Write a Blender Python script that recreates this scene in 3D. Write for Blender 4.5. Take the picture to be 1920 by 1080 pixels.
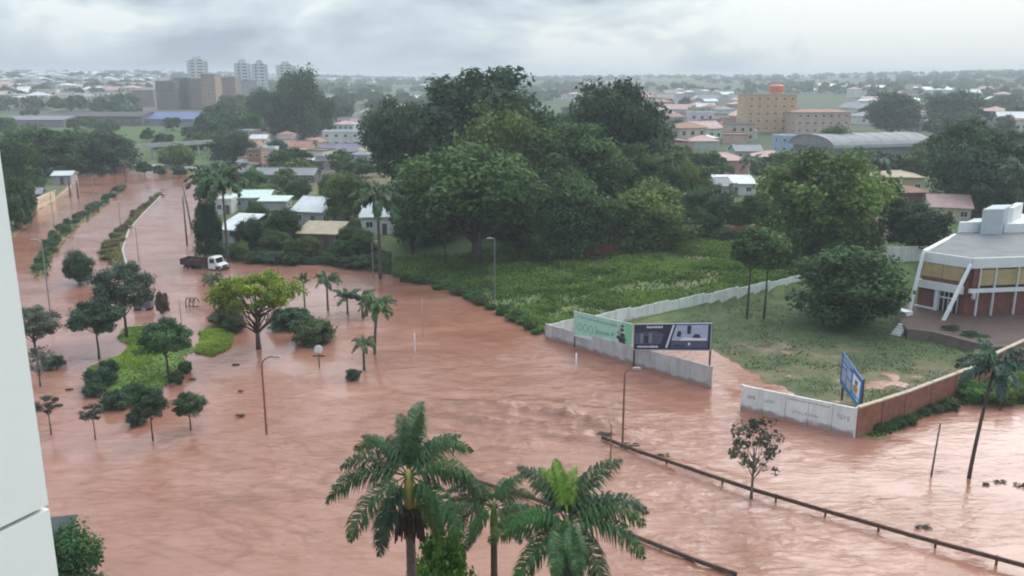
import bpy, math, random
import numpy as np
from mathutils import Vector, Matrix

for o in list(bpy.data.objects):
    bpy.data.objects.remove(o)
scene = bpy.context.scene
COL = scene.collection
R = math.radians

# ------------------------------------------------------------------ camera
FPX, TH, CH = 1621.0, R(13.6), 30.0          # focal length in 1920-px units, pitch, height
cd = bpy.data.cameras.new('camera')
cd.sensor_width = 36.0
cd.lens = 36.0 * FPX / 1920.0
cd.clip_start = 0.1
cd.clip_end = 40000.0
cam = bpy.data.objects.new('camera', cd)
COL.objects.link(cam)
cam.location = (0, 0, CH)
cam.rotation_euler = (R(90) - TH, 0, 0)
scene.camera = cam

# ------------------------------------------------------------------ sky
SUN_EL, SUN_AZ = R(36), R(36)                # azimuth measured to the right of the view
world = bpy.data.worlds.new('World')
scene.world = world
world.use_nodes = True
nt = world.node_tree
nt.nodes.clear()
def wn(t, **k):
    n = nt.nodes.new(t)
    for a, b in k.items():
        setattr(n, a, b)
    return n
def wl(a, b):
    nt.links.new(a, b)
def wmath(op, a, b=None, c=None):
    n = wn('ShaderNodeMath', operation=op)
    for i, x in enumerate((a, b, c)):
        if x is None:
            continue
        if isinstance(x, (int, float)):
            n.inputs[i].default_value = x
        else:
            wl(x, n.inputs[i])
    return n.outputs[0]
out = wn('ShaderNodeOutputWorld')
bg = wn('ShaderNodeBackground')
bg.inputs['Strength'].default_value = 0.10
wl(bg.outputs[0], out.inputs[0])
sky = wn('ShaderNodeTexSky')
sky.sky_type = 'NISHITA'
sky.sun_disc = False
sky.sun_elevation = SUN_EL
sky.sun_rotation = SUN_AZ
sky.air_density = 1.4
sky.dust_density = 3.0
tc = wn('ShaderNodeTexCoord')
sep = wn('ShaderNodeSeparateXYZ')
wl(tc.outputs['Generated'], sep.inputs[0])
comb = wn('ShaderNodeCombineXYZ')
wl(sep.outputs[0], comb.inputs[0])
wl(sep.outputs[1], comb.inputs[1])
wl(wmath('MULTIPLY', sep.outputs[2], 2.3), comb.inputs[2])
n1 = wn('ShaderNodeTexNoise')
n1.inputs['Scale'].default_value = 4.2
n1.inputs['Detail'].default_value = 4.0
n1.inputs['Roughness'].default_value = 0.52
n1.inputs['Distortion'].default_value = 0.35
mp = wn('ShaderNodeMapping')
mp.inputs['Location'].default_value = (3.1, 1.7, 0.0)
mp.inputs['Scale'].default_value = (1.0, 1.0, 1.0)
wl(comb.outputs[0], mp.inputs[0])
wl(mp.outputs[0], n1.inputs['Vector'])
n2 = wn('ShaderNodeTexNoise')
n2.inputs['Scale'].default_value = 11.0
n2.inputs['Detail'].default_value = 5.0
n2.inputs['Roughness'].default_value = 0.55
wl(mp.outputs[0], n2.inputs['Vector'])
# glow of the hidden sun through the cloud deck
sd = wn('ShaderNodeVectorMath', operation='DOT_PRODUCT')
wl(tc.outputs['Generated'], sd.inputs[0])
sd.inputs[1].default_value = (math.sin(SUN_AZ) * math.cos(SUN_EL), math.cos(SUN_AZ) * math.cos(SUN_EL), math.sin(SUN_EL))
glow = wmath('MULTIPLY', wmath('SUBTRACT', sd.outputs['Value'], 0.50), 1.45)
shade = wmath('ADD', wmath('MULTIPLY', n1.outputs[0], 3.0), wmath('MULTIPLY', n2.outputs[0], 0.30))
shade = wmath('SUBTRACT', shade, 1.10)
shade = wmath('ADD', shade, glow)
ramp = wn('ShaderNodeValToRGB')
wl(shade, ramp.inputs[0])
e = ramp.color_ramp.elements
e[0].position = 0.33
e[0].color = (0.34, 0.415, 0.52, 1)
e[1].position = 0.90
e[1].color = (0.81, 0.87, 0.89, 1)
m1 = e.new(0.58)
m1.color = (0.52, 0.61, 0.69, 1)
m2 = e.new(0.76)
m2.color = (0.64, 0.735, 0.78, 1)
scl = wn('ShaderNodeVectorMath', operation='SCALE')
wl(ramp.outputs[0], scl.inputs[0])
# overcast sky: the deck is about three times brighter overhead than at the horizon
wl(wmath('MULTIPLY', wmath('ADD', wmath('MULTIPLY', wmath('MAXIMUM', sep.outputs[2], 0.0), 2.4), 1.0), 10.3), scl.inputs['Scale'])
mx = wn('ShaderNodeMixRGB')
mx.inputs[0].default_value = 0.90
wl(sky.outputs[0], mx.inputs[1])
wl(scl.outputs[0], mx.inputs[2])
wl(mx.outputs[0], bg.inputs[0])

sl = bpy.data.lights.new('sun', 'SUN')
sl.energy = 1.3
sl.angle = R(40)
sl.color = (1.0, 0.97, 0.92)
sun = bpy.data.objects.new('sun', sl)
COL.objects.link(sun)
sun.rotation_euler = (R(90) - SUN_EL, 0, -SUN_AZ + math.pi)
# a sun lamp shines along its local -Z: aim it from the hidden sun's direction
sdir = Vector((math.sin(SUN_AZ) * math.cos(SUN_EL), math.cos(SUN_AZ) * math.cos(SUN_EL), math.sin(SUN_EL)))
sun.rotation_euler = (-sdir).to_track_quat('-Z', 'Y').to_euler()

vs = scene.view_settings
vs.view_transform = 'Standard'
vs.look = 'None'
vs.gamma = 1.0
vs.exposure = 0.0
vs.use_curve_mapping = False
scene.render.engine = 'CYCLES'
cy = scene.cycles
cy.use_denoising = True
cy.max_bounces = 5
cy.diffuse_bounces = 2
cy.glossy_bounces = 2
cy.transmission_bounces = 4
cy.transparent_max_bounces = 8
cy.volume_bounces = 0
cy.filter_width = 2.0
cy.sample_clamp_indirect = 6.0
cy.use_adaptive_sampling = True
cy.adaptive_threshold = 0.03

# ------------------------------------------------------------------ picture <-> place
CT, ST = math.cos(TH), math.sin(TH)
def P(u, v, z=0.0):
    """point of the plane z seen at pixel (u, v) of the 1920 x 1080 photograph"""
    a = (u - 960) / FPX
    b = (v - 540) / FPX
    dz = -ST - b * CT
    t = (z - CH) / dz
    return Vector((a * t, (CT - b * ST) * t, z))
def ZV(p, v):
    """height at which the upright through p meets picture row v"""
    b = (v - 540) / FPX
    return CH + p[1] * (-ST - b * CT) / (CT - b * ST)
def DEP(p):
    return p[1] * CT + (CH - p[2]) * ST
def MPP(p):
    return DEP(p) / FPX

# ------------------------------------------------------------------ noise in numpy
def _h(ix, iy, s):
    n = (ix.astype(np.int64) * 374761393 + iy.astype(np.int64) * 668265263 + s * 1442695041) & 0x7fffffff
    n = ((n ^ (n >> 13)) * 1274126177) & 0x7fffffff
    n = n ^ (n >> 16)
    return (n & 0xffff) / 65535.0
def vnoise(x, y, s=0):
    x = np.asarray(x, float); y = np.asarray(y, float)
    ix = np.floor(x); iy = np.floor(y)
    fx = x - ix; fy = y - iy
    fx = fx * fx * fx * (fx * (fx * 6 - 15) + 10); fy = fy * fy * fy * (fy * (fy * 6 - 15) + 10)
    a = _h(ix, iy, s); b = _h(ix + 1, iy, s); c = _h(ix, iy + 1, s); d = _h(ix + 1, iy + 1, s)
    return (a + (b - a) * fx) * (1 - fy) + (c + (d - c) * fx) * fy
def fbm(x, y, s=0, o=4):
    r = 0; w = 0.5; t = 0
    for i in range(o):
        r = r + w * vnoise(x, y, s + i * 17); t += w
        x = x * 2.03 + 11.3; y = y * 2.03 + 5.7; w *= 0.5
    return r / t
def sstep(a, b, x):
    t = np.clip((x - a) / (b - a), 0, 1)
    return t * t * (3 - 2 * t)

# ------------------------------------------------------------------ signed distance to polygons
def sdist(px, py, poly):
    """positive outside, negative inside"""
    px = np.asarray(px, float); py = np.asarray(py, float)
    d = np.full(px.shape, 1e18); ins = np.zeros(px.shape, bool)
    n = len(poly)
    for i in range(n):
        x0, y0 = poly[i][0], poly[i][1]; x1, y1 = poly[(i + 1) % n][0], poly[(i + 1) % n][1]
        ex, ey = x1 - x0, y1 - y0
        t = np.clip(((px - x0) * ex + (py - y0) * ey) / (ex * ex + ey * ey + 1e-12), 0, 1)
        d = np.minimum(d, (px - x0 - t * ex) ** 2 + (py - y0 - t * ey) ** 2)
        if y0 != y1:
            c = ((y0 > py) != (y1 > py)) & (px < ex * (py - y0) / (y1 - y0) + x0)
            ins ^= c
    d = np.sqrt(d)
    return np.where(ins, -d, d)
def poly_px(pts, z=0.0):
    return [P(u, v, z) for u, v in pts]

FLOOD = poly_px([(-420, 600), (-100, 500), (35, 440), (62, 398), (104, 378), (132, 348), (150, 328), (240, 319), (330, 322),
    (370, 335), (383, 370), (374, 420), (371, 470), (430, 490), (500, 491), (600, 493), (640, 500), (690, 510),
    (740, 522), (800, 535), (860, 550), (920, 580), (975, 610), (1022, 630), (1200, 630), (1345, 658), (1400, 697),
    (1480, 735), (1535, 775), (1597, 806), (1610, 824), (1660, 824), (1720, 794), (1800, 764), (1850, 768), (1920, 766),
    (2300, 760), (2600, 800)]) + [Vector((120, 30, 0)), Vector((90, 14, 0)), Vector((-90, 14, 0)), Vector((-130, 50, 0))]
ISLE = poly_px([(232, 613), (300, 608), (360, 622), (362, 690), (335, 712), (275, 765), (225, 762), (158, 722), (160, 692),
    (222, 668), (243, 650), (215, 636)])
ISLE2 = poly_px([(368, 622), (402, 612), (440, 630), (436, 652), (398, 671), (364, 664)])
MED1 = poly_px([(60, 525), (72, 470), (110, 440), (160, 400), (200, 372), (222, 350), (240, 350), (226, 366), (186, 398), (140, 436), (105, 475), (92, 520)])
MED2 = poly_px([(200, 498), (203, 458), (232, 418), (264, 388), (295, 362), (306, 362), (272, 398), (240, 432), (229, 470), (236, 500), (225, 506)])
LAWN = poly_px([(1200, 628), (1345, 657), (1400, 696), (1480, 735), (1535, 775), (1598, 806), (1850, 690), (1760, 610), (1500, 552), (1340, 578)])

TERR = poly_px([(1690, 604), (1702, 618), (1745, 622), (1862, 652), (2000, 640), (2200, 585), (2300, 470), (1790, 470), (1720, 500), (1690, 568)], 1.25)
def ridge(az):
    """height of the far ridge by azimuth (degrees right of the view)"""
    return np.interp(az, [-90, -34, -22, -16, -12, -8, -4, 2, 8, 16, 24, 31, 90],
                     [34, 43, 43, 38, 30, 26, 25, 27, 30, 32, 38, 44, 40])
def hz(x, y):
    x = np.asarray(x, float); y = np.asarray(y, float)
    r = np.hypot(x, y); az = np.degrees(np.arctan2(x, y))
    d = sdist(x, y, FLOOD)
    n = fbm(x / 9.0, y / 9.0, 3) - 0.5
    jit = 2.2 * (fbm(x / 2.6, y / 2.6, 13, 3) - 0.5)
    d = d + jit
    land = 0.06 + 0.05 * np.minimum(np.maximum(d, 0), 30) + 0.5 * n * np.clip(d / 5.0, 0, 1)
    z = np.where(d > 0, land, np.maximum(d * 0.3, -1.3))
    di = np.minimum(sdist(x, y, ISLE), sdist(x, y, ISLE2)) + jit
    z = np.where(di < 0, np.maximum(z, np.minimum(-di * 0.16, 0.42) + 0.12 * n), z)
    dm = np.minimum(sdist(x, y, MED1), sdist(x, y, MED2))
    z = np.where(dm < 0, np.maximum(z, np.minimum(-dm * 0.3, 0.22) + 0.08 * n), z)
    dl = sdist(x, y, LAWN)
    lawn = 0.055 + 0.32 * (fbm(x / 5.0, y / 2.6, 31) - 0.5) + 0.006 * np.maximum(y - 82, 0)
    z = np.where(dl < 0, lawn, z)
    z = np.where(sdist(x, y, TERR) < 0, np.minimum(z, 0.4), z)
    far = sstep(280, 2900, r) * ridge(az) + 5.0 * (fbm(x / 420.0, y / 420.0, 7) - 0.45) * sstep(350, 900, r)
    far = far + 22 * (fbm(x / 1500.0, y / 1500.0, 9) - 0.5) * sstep(2900, 5200, r)
    return z + far
def HZ(x, y):
    return float(hz(np.array([x]), np.array([y]))[0])
_TR0 = np.geomspace(22, 6000, 150)
def T(u, v, lift=0.0):
    """point of the terrain seen at pixel (u, v)"""
    a = (u - 960) / FPX; b = (v - 540) / FPX
    dy = CT - b * ST; dz = -ST - b * CT
    def probe(R_):
        t = R_ / dy
        x = a * t; y = dy * t; zr = CH + dz * t
        zt = np.maximum(hz(x, y), 0.0) + lift
        return x, y, zr, zt
    x, y, zr, zt = probe(_TR0)
    k = np.nonzero(zr < zt)[0]
    if len(k) == 0:
        return Vector((x[-1], y[-1], zt[-1]))
    i = max(int(k[0]), 1)
    x, y, zr, zt = probe(np.linspace(_TR0[i - 1], _TR0[i], 14))
    k = np.nonzero(zr < zt)[0]
    i = max(int(k[0]), 1) if len(k) else 13
    f0 = zr[i - 1] - zt[i - 1]; f1 = zr[i] - zt[i]
    w = min(1.0, max(0.0, f0 / (f0 - f1 + 1e-9)))
    xx = x[i - 1] + (x[i] - x[i - 1]) * w; yy = y[i - 1] + (y[i] - y[i - 1]) * w
    return Vector((xx, yy, max(zt[i - 1] + (zt[i] - zt[i - 1]) * w, 0.0)))

# ------------------------------------------------------------------ materials
MATS = {}
def newmat(name):
    m = bpy.data.materials.new(name)
    m.use_nodes = True
    m.node_tree.nodes.clear()
    MATS[name] = m
    return m, m.node_tree
def pm(name, col, rough=0.75, var=0.18, scale=0.8, bump=0.15, metal=0.0, spec=0.4, tint=False, stain=None, stain_amt=0.5, streak=False, tide=None):
    """principled surface with grain, uneven colour, optional stains and relief"""
    m, t = newmat(name)
    N = t.nodes.new; L = t.links.new
    o = N('ShaderNodeOutputMaterial'); b = N('ShaderNodeBsdfPrincipled'); L(b.outputs[0], o.inputs[0])
    g = N('ShaderNodeNewGeometry')
    mpn = N('ShaderNodeMapping'); L(g.outputs['Position'], mpn.inputs[0])
    n = N('ShaderNodeTexNoise'); n.inputs['Scale'].default_value = scale; n.inputs['Detail'].default_value = 6; n.inputs['Roughness'].default_value = 0.6
    L(mpn.outputs[0], n.inputs['Vector'])
    r = N('ShaderNodeMapRange'); r.inputs['From Min'].default_value = 0.3; r.inputs['From Max'].default_value = 0.7
    r.inputs['To Min'].default_value = 1 - var; r.inputs['To Max'].default_value = 1 + var; L(n.outputs[0], r.inputs[0])
    sc = N('ShaderNodeVectorMath'); sc.operation = 'SCALE'; L(r.outputs[0], sc.inputs['Scale'])
    if tint:
        oi = N('ShaderNodeObjectInfo'); L(oi.outputs['Color'], sc.inputs[0])
    else:
        sc.inputs[0].default_value = col[:3]
    c = sc.outputs[0]
    if stain:
        n2 = N('ShaderNodeTexNoise'); n2.inputs['Scale'].default_value = scale * 1.7; n2.inputs['Detail'].default_value = 8; n2.inputs['Roughness'].default_value = 0.68
        if streak:
            m2_ = N('ShaderNodeMapping'); m2_.inputs['Scale'].default_value = (1, 1, 0.12); L(g.outputs['Position'], m2_.inputs[0]); L(m2_.outputs[0], n2.inputs['Vector'])
        else:
            L(g.outputs['Position'], n2.inputs['Vector'])
        rr = N('ShaderNodeMapRange'); rr.inputs['From Min'].default_value = 0.48; rr.inputs['From Max'].default_value = 0.72; rr.inputs['To Max'].default_value = stain_amt
        L(n2.outputs[0], rr.inputs[0])
        mxn = N('ShaderNodeMixRGB'); L(rr.outputs[0], mxn.inputs[0]); L(c, mxn.inputs[1]); mxn.inputs[2].default_value = (*stain, 1)
        c = mxn.outputs[0]
    if tide is not None:                                # ragged mud line left by the flood
        sz = N('ShaderNodeSeparateXYZ'); L(g.outputs['Position'], sz.inputs[0])
        n3 = N('ShaderNodeTexNoise'); n3.inputs['Scale'].default_value = 1.1; n3.inputs['Detail'].default_value = 6; L(g.outputs['Position'], n3.inputs['Vector'])
        ad = N('ShaderNodeMath'); ad.operation = 'MULTIPLY_ADD'; L(n3.outputs[0], ad.inputs[0]); ad.inputs[1].default_value = -1.1; L(sz.outputs[2], ad.inputs[2])
        rz_ = N('ShaderNodeMapRange'); rz_.inputs['From Min'].default_value = tide - .75; rz_.inputs['From Max'].default_value = tide - .45; rz_.inputs['To Min'].default_value = .8; rz_.inputs['To Max'].default_value = 0.0
        L(ad.outputs[0], rz_.inputs[0])
        mt_ = N('ShaderNodeMixRGB'); L(rz_.outputs[0], mt_.inputs[0]); L(c, mt_.inputs[1]); mt_.inputs[2].default_value = (.30, .16, .115, 1)
        c = mt_.outputs[0]
    L(c, b.inputs['Base Color'])
    b.inputs['Roughness'].default_value = rough
    b.inputs['Metallic'].default_value = metal
    b.inputs['Specular IOR Level'].default_value = spec
    if bump > 0:
        bn = N('ShaderNodeTexNoise'); bn.inputs['Scale'].default_value = scale * 9; bn.inputs['Detail'].default_value = 4; L(g.outputs['Position'], bn.inputs['Vector'])
        bb = N('ShaderNodeBump'); bb.inputs['Strength'].default_value = bump; bb.inputs['Distance'].default_value = 0.05
        L(bn.outputs[0], bb.inputs['Height']); L(bb.outputs[0], b.inputs['Normal'])
    return m
def foliage_mat(name, trans=0.25, rough=0.5, spec=0.25):
    """leaves: colour from the object's own tint, varied leaf by leaf and spray by spray"""
    m, t = newmat(name)
    N = t.nodes.new; L = t.links.new
    o = N('ShaderNodeOutputMaterial')
    b = N('ShaderNodeBsdfPrincipled'); tr = N('ShaderNodeBsdfTranslucent'); mixs = N('ShaderNodeMixShader')
    mixs.inputs[0].default_value = trans
    L(b.outputs[0], mixs.inputs[1]); L(tr.outputs[0], mixs.inputs[2]); L(mixs.outputs[0], o.inputs[0])
    oi = N('ShaderNodeObjectInfo'); at = N('ShaderNodeAttribute'); at.attribute_name = 'tone'
    hs = N('ShaderNodeHueSaturation')
    L(oi.outputs['Color'], hs.inputs['Color'])
    v = N('ShaderNodeMapRange'); v.inputs['To Min'].default_value = 0.55; v.inputs['To Max'].default_value = 2.0; L(at.outputs['Fac'], v.inputs[0])
    L(v.outputs[0], hs.inputs['Value'])
    h = N('ShaderNodeMapRange'); h.inputs['To Min'].default_value = 0.515; h.inputs['To Max'].default_value = 0.478; L(at.outputs['Fac'], h.inputs[0])
    L(h.outputs[0], hs.inputs['Hue'])
    L(hs.outputs[0], b.inputs['Base Color']); L(hs.outputs[0], tr.inputs['Color'])
    b.inputs['Roughness'].default_value = rough
    b.inputs['Specular IOR Level'].default_value = spec
    return m
LEAF = foliage_mat('leaf', 0.25, 0.6, 0.12)
FROND = foliage_mat('palm_frond', 0.15, 0.45, 0.25)
GRASSM = foliage_mat('grass_blade', 0.3, 0.7, 0.1)
BARK = pm('bark', (0.085, 0.065, 0.05), 0.9, 0.35, 3.0, 0.6)
PALMBARK = pm('palm_bark', (0.12, 0.095, 0.075), 0.85, 0.35, 3.5, 0.5)
GREYBARK = pm('grey_bark', (0.16, 0.14, 0.12), 0.9, 0.3, 3.0, 0.5)
CONC = pm('concrete', (0.42, 0.41, 0.38), 0.85, 0.15, 0.9, 0.25, stain=(0.2, 0.18, 0.15))
WHITEC = pm('white_concrete', (0.76, 0.77, 0.71), 0.8, 0.10, 0.8, 0.2, stain=(0.40, 0.40, 0.34), stain_amt=0.6, streak=True, tide=.55)
GREYC = pm('weathered_panel', (0.50, 0.48, 0.45), 0.85, 0.16, 0.8, 0.25, stain=(0.30, 0.25, 0.22), stain_amt=0.7, streak=True, tide=.5)
WHITEP = pm('white_paint', (0.74, 0.74, 0.71), 0.6, 0.06, 0.5, 0.08, stain=(0.5, 0.48, 0.44), stain_amt=0.35, streak=True)
PANEL = pm('white_cladding', (0.88, 0.87, 0.85), 0.35, 0.025, 0.7, 0.0, spec=0.5)
DARKGAP = pm('joint_sealant', (0.05, 0.05, 0.05), 0.9, 0.1, 2, 0)
TINTW = pm('tinted_wall', (1, 1, 1), 0.8, 0.12, 0.5, 0.1, tint=True, stain=(0.16, 0.14, 0.12), stain_amt=0.4, streak=True)
TINTR = pm('tinted_roof', (1, 1, 1), 0.55, 0.16, 0.6, 0.15, tint=True, stain=(0.13, 0.10, 0.09), stain_amt=0.45)
GLASS = pm('window_glass', (0.025, 0.03, 0.035), 0.12, 0.2, 0.5, 0.0, spec=0.7)
DARK = pm('dark_opening', (0.02, 0.02, 0.02), 0.9, 0.2, 1, 0)
STEEL = pm('dark_steel', (0.07, 0.065, 0.06), 0.55, 0.25, 3, 0.1, metal=0.5)
GALV = pm('galvanised_steel', (0.35, 0.34, 0.32), 0.5, 0.2, 3, 0.1, metal=0.6)
RUSTY = pm('rusty_rail', (0.13, 0.08, 0.06), 0.65, 0.35, 2.5, 0.3, metal=0.3, stain=(0.22, 0.10, 0.06))
LAMPP = pm('lamp_post_paint', (0.24, 0.12, 0.085), 0.6, 0.2, 2, 0.1, metal=0.2)
BRICKR = pm('red_brick', (0.30, 0.12, 0.075), 0.9, 0.25, 1.4, 0.4, stain=(0.13, 0.08, 0.06), stain_amt=0.75, tide=.4)
MAROON = pm('maroon_brick', (0.20, 0.066, 0.05), 0.85, 0.2, 1.6, 0.3)
TANCOP = pm('tan_coping', (0.46, 0.37, 0.27), 0.85, 0.2, 1.5, 0.3)
PAVE = pm('red_paving', (0.085, 0.048, 0.04), 0.75, 0.3, 1.2, 0.25, stain=(0.07, 0.05, 0.045))
BLIND = pm('yellow_blind', (0.44, 0.33, 0.15), 0.7, 0.18, 0.9, 0.05)
RUBBER = pm('rubber', (0.02, 0.02, 0.02), 0.9, 0.2, 3, 0.1)
DEBRIS = pm('wet_debris', (0.07, 0.045, 0.03), 0.8, 0.4, 3, 0.5)
MUDTRUCK = pm('maroon_truck_paint', (0.075, 0.03, 0.03), 0.5, 0.3, 2, 0.1, stain=(0.15, 0.08, 0.05))
def flat(name, col, rough=0.6):
    if name in MATS:
        return MATS[name]
    return pm(name, col, rough, 0.08, 1.5, 0.0)

# ------------------------------------------------------------------ mesh builder
class MB:
    def __init__(s, org=None):
        s.v = []; s.f = []; s.m = []; s.org = org
    def face(s, pts, m=0):
        i = len(s.v); s.v += [tuple(p) for p in pts]; s.f.append(tuple(range(i, i + len(pts)))); s.m.append(m)
    def box(s, c, d, rz=0.0, m=0, top=1.0, topy=None):
        topy = top if topy is None else topy
        i = len(s.v); cs, sn = math.cos(rz), math.sin(rz)
        for z in (-1, 1):
            for (a, b) in ((-1, -1), (1, -1), (1, 1), (-1, 1)):
                x = a * d[0] / 2 * (top if z > 0 else 1); y = b * d[1] / 2 * (topy if z > 0 else 1)
                s.v.append((c[0] + x * cs - y * sn, c[1] + x * sn + y * cs, c[2] + z * d[2] / 2))
        for q in ((0, 3, 2, 1), (4, 5, 6, 7), (0, 1, 5, 4), (1, 2, 6, 5), (2, 3, 7, 6), (3, 0, 4, 7)):
            s.f.append(tuple(i + k for k in q)); s.m.append(m)
        return s
    def prism(s, poly, z0, z1, m=0, mt=None):
        n = len(poly); i = len(s.v)
        z0l = z0 if hasattr(z0, '__len__') else [z0] * n; z1l = z1 if hasattr(z1, '__len__') else [z1] * n
        for p, z in zip(poly, z0l): s.v.append((p[0], p[1], z))
        for p, z in zip(poly, z1l): s.v.append((p[0], p[1], z))
        area = sum(poly[k][0] * poly[(k + 1) % n][1] - poly[(k + 1) % n][0] * poly[k][1] for k in range(n))
        rng = list(range(n)) if area > 0 else list(range(n))[::-1]
        s.f.append(tuple(i + k for k in rng[::-1])); s.m.append(m)
        s.f.append(tuple(i + n + k for k in rng)); s.m.append(m if mt is None else mt)
        for j in range(n):
            a, b = rng[j], rng[(j + 1) % n]
            s.f.append((i + a, i + b, i + n + b, i + n + a)); s.m.append(m)
        return s
    def tube(s, path, rad, n=8, m=0, cap=True):
        path = [Vector(p) for p in path]
        if not hasattr(rad, '__len__'): rad = [rad] * len(path)
        i0 = len(s.v); ref = Vector((0.31, 0.87, 0.12)).normalized()
        for k, p in enumerate(path):
            d = (path[min(k + 1, len(path) - 1)] - path[max(k - 1, 0)]).normalized()
            a = d.cross(ref)
            if a.length < 1e-4: a = d.cross(Vector((1, 0, 0)))
            a.normalize(); b = d.cross(a)
            for j in range(n):
                t = 2 * math.pi * j / n
                s.v.append(tuple(p + (a * math.cos(t) + b * math.sin(t)) * rad[k]))
        for k in range(len(path) - 1):
            for j in range(n):
                q = i0 + k * n
                s.f.append((q + j, q + (j + 1) % n, q + n + (j + 1) % n, q + n + j)); s.m.append(m)
        if cap:
            s.f.append(tuple(i0 + j for j in range(n))[::-1]); s.m.append(m)
            q = i0 + (len(path) - 1) * n
            s.f.append(tuple(q + j for j in range(n))); s.m.append(m)
        return s
    def mesh(s, name, mats, smooth=False):
        me = bpy.data.meshes.new(name)
        if s.org is not None:
            s.v = [(a[0] - s.org[0], a[1] - s.org[1], a[2] - s.org[2]) for a in s.v]
        me.from_pydata(s.v, [], s.f)
        for x in (mats if isinstance(mats, (list, tuple)) else [mats]): me.materials.append(x)
        if len(me.polygons):
            me.polygons.foreach_set('material_index', s.m)
            if smooth: me.polygons.foreach_set('use_smooth', [True] * len(s.f))
        me.update()
        return me
    def build(s, name, mats, parent=None, smooth=False, color=None):
        return ob(name, s.mesh(name, mats, smooth), parent, color)
def ob(name, me, parent=None, color=None, loc=None, rot=None, scale=None):
    o = bpy.data.objects.new(name, me)
    COL.objects.link(o)
    if parent is not None: o.parent = parent
    if color is not None: o.color = (*color[:3], 1)
    if loc is not None: o.location = loc
    if rot is not None: o.rotation_euler = rot
    if scale is not None: o.scale = scale
    return o
def tag(o, label, cat, group=None):
    o['label'] = label; o['category'] = cat
    if group: o['group'] = group
    return o
def thing(name, label, cat, loc=(0, 0, 0), rz=0.0, group=None):
    o = ob(name, None, loc=loc, rot=(0, 0, rz))
    o.empty_display_size = 0.5
    return tag(o, label, cat, group)
def kind(o, k):
    o['kind'] = k
    return o
def npmesh(name, verts, faces, mats, tone=None, col=None, smooth=False):
    """fast mesh from numpy arrays; faces are all quads (n, 4) or triangles (n, 3)"""
    me = bpy.data.meshes.new(name)
    nv, nf, k = len(verts), len(faces), faces.shape[1]
    me.vertices.add(nv); me.vertices.foreach_set('co', np.ascontiguousarray(verts, np.float32).ravel())
    me.loops.add(nf * k); me.loops.foreach_set('vertex_index', np.ascontiguousarray(faces, np.int32).ravel())
    me.polygons.add(nf); me.polygons.foreach_set('loop_start', np.arange(0, nf * k, k, dtype=np.int32))
    if smooth: me.polygons.foreach_set('use_smooth', np.ones(nf, bool))
    me.materials.append(mats)
    me.update(calc_edges=True)
    if tone is not None:
        a = me.attributes.new('tone', 'FLOAT', 'FACE'); a.data.foreach_set('value', np.asarray(tone, np.float32))
    if col is not None:
        a = me.attributes.new('Col', 'FLOAT_COLOR', 'POINT')
        a.data.foreach_set('color', np.concatenate([col, np.ones((nv, 1))], 1).astype(np.float32).ravel())
    return me
# ------------------------------------------------------------------ ground sheet
def fan(rr, az):
    A, RR = np.meshgrid(np.radians(az), rr)
    X = (RR * np.sin(A)); Y = (RR * np.cos(A))
    nr, na = X.shape
    i = np.arange(nr - 1)[:, None] * na + np.arange(na - 1)[None, :]
    F = np.stack([i, i + 1, i + na + 1, i + na], -1).reshape(-1, 4)[:, ::-1]
    return X.ravel(), Y.ravel(), F
def ground_material():
    m, t = newmat('ground_cover')
    N = t.nodes.new; L = t.links.new
    o = N('ShaderNodeOutputMaterial'); b = N('ShaderNodeBsdfPrincipled'); L(b.outputs[0], o.inputs[0])
    at = N('ShaderNodeAttribute'); at.attribute_name = 'Col'
    g = N('ShaderNodeNewGeometry')
    n = N('ShaderNodeTexNoise'); n.inputs['Scale'].default_value = 0.55; n.inputs['Detail'].default_value = 9; n.inputs['Roughness'].default_value = 0.7
    L(g.outputs['Position'], n.inputs['Vector'])
    r = N('ShaderNodeMapRange'); r.inputs['From Min'].default_value = 0.3; r.inputs['From Max'].default_value = 0.7; r.inputs['To Min'].default_value = 0.55; r.inputs['To Max'].default_value = 1.45
    L(n.outputs[0], r.inputs[0])
    sc = N('ShaderNodeVectorMath'); sc.operation = 'SCALE'; L(at.outputs['Color'], sc.inputs[0]); L(r.outputs[0], sc.inputs['Scale'])
    L(sc.outputs[0], b.inputs['Base Color']); b.inputs['Roughness'].default_value = 0.9; b.inputs['Specular IOR Level'].default_value = 0.25
    bn = N('ShaderNodeTexNoise'); bn.inputs['Scale'].default_value = 3.0; bn.inputs['Detail'].default_value = 6; L(g.outputs['Position'], bn.inputs['Vector'])
    bb = N('ShaderNodeBump'); bb.inputs['Strength'].default_value = 0.7; bb.inputs['Distance'].default_value = 0.15
    L(bn.outputs[0], bb.inputs['Height']); L(bb.outputs[0], b.inputs['Normal'])
    return m
az_f = np.concatenate([np.linspace(-180, -46, 24)[:-1], np.linspace(-46, 46, 520), np.linspace(46, 180, 24)[1:]])
gx, gy, gf = fan(np.concatenate([[0.5, 6, 12], np.geomspace(18, 15000, 390)]), az_f)
gz = hz(gx, gy)
gr = np.hypot(gx, gy)
col = np.zeros((len(gx), 3))
def lerp(c, new, w):
    w = np.clip(w, 0, 1)[:, None]
    return c * (1 - w) + np.array(new)[None, :] * w
nA = fbm(gx / 14, gy / 14, 41); nB = fbm(gx / 60, gy / 60, 43); nC = fbm(gx / 240, gy / 240, 47)
col[:] = (0.075, 0.115, 0.038)
col = lerp(col, (0.13, 0.155, 0.055), sstep(0.5, 0.72, nA))
col = lerp(col, (0.17, 0.115, 0.075), sstep(0.62, 0.78, nB) * 0.8)
col = lerp(col, (0.055, 0.085, 0.035), sstep(250, 500, gr))
gaz = np.degrees(np.arctan2(gx, gy))
col = lerp(col, (0.13, 0.12, 0.095), sstep(480, 700, gr) * sstep(-12, -18, gaz) * 0.85)
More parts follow.
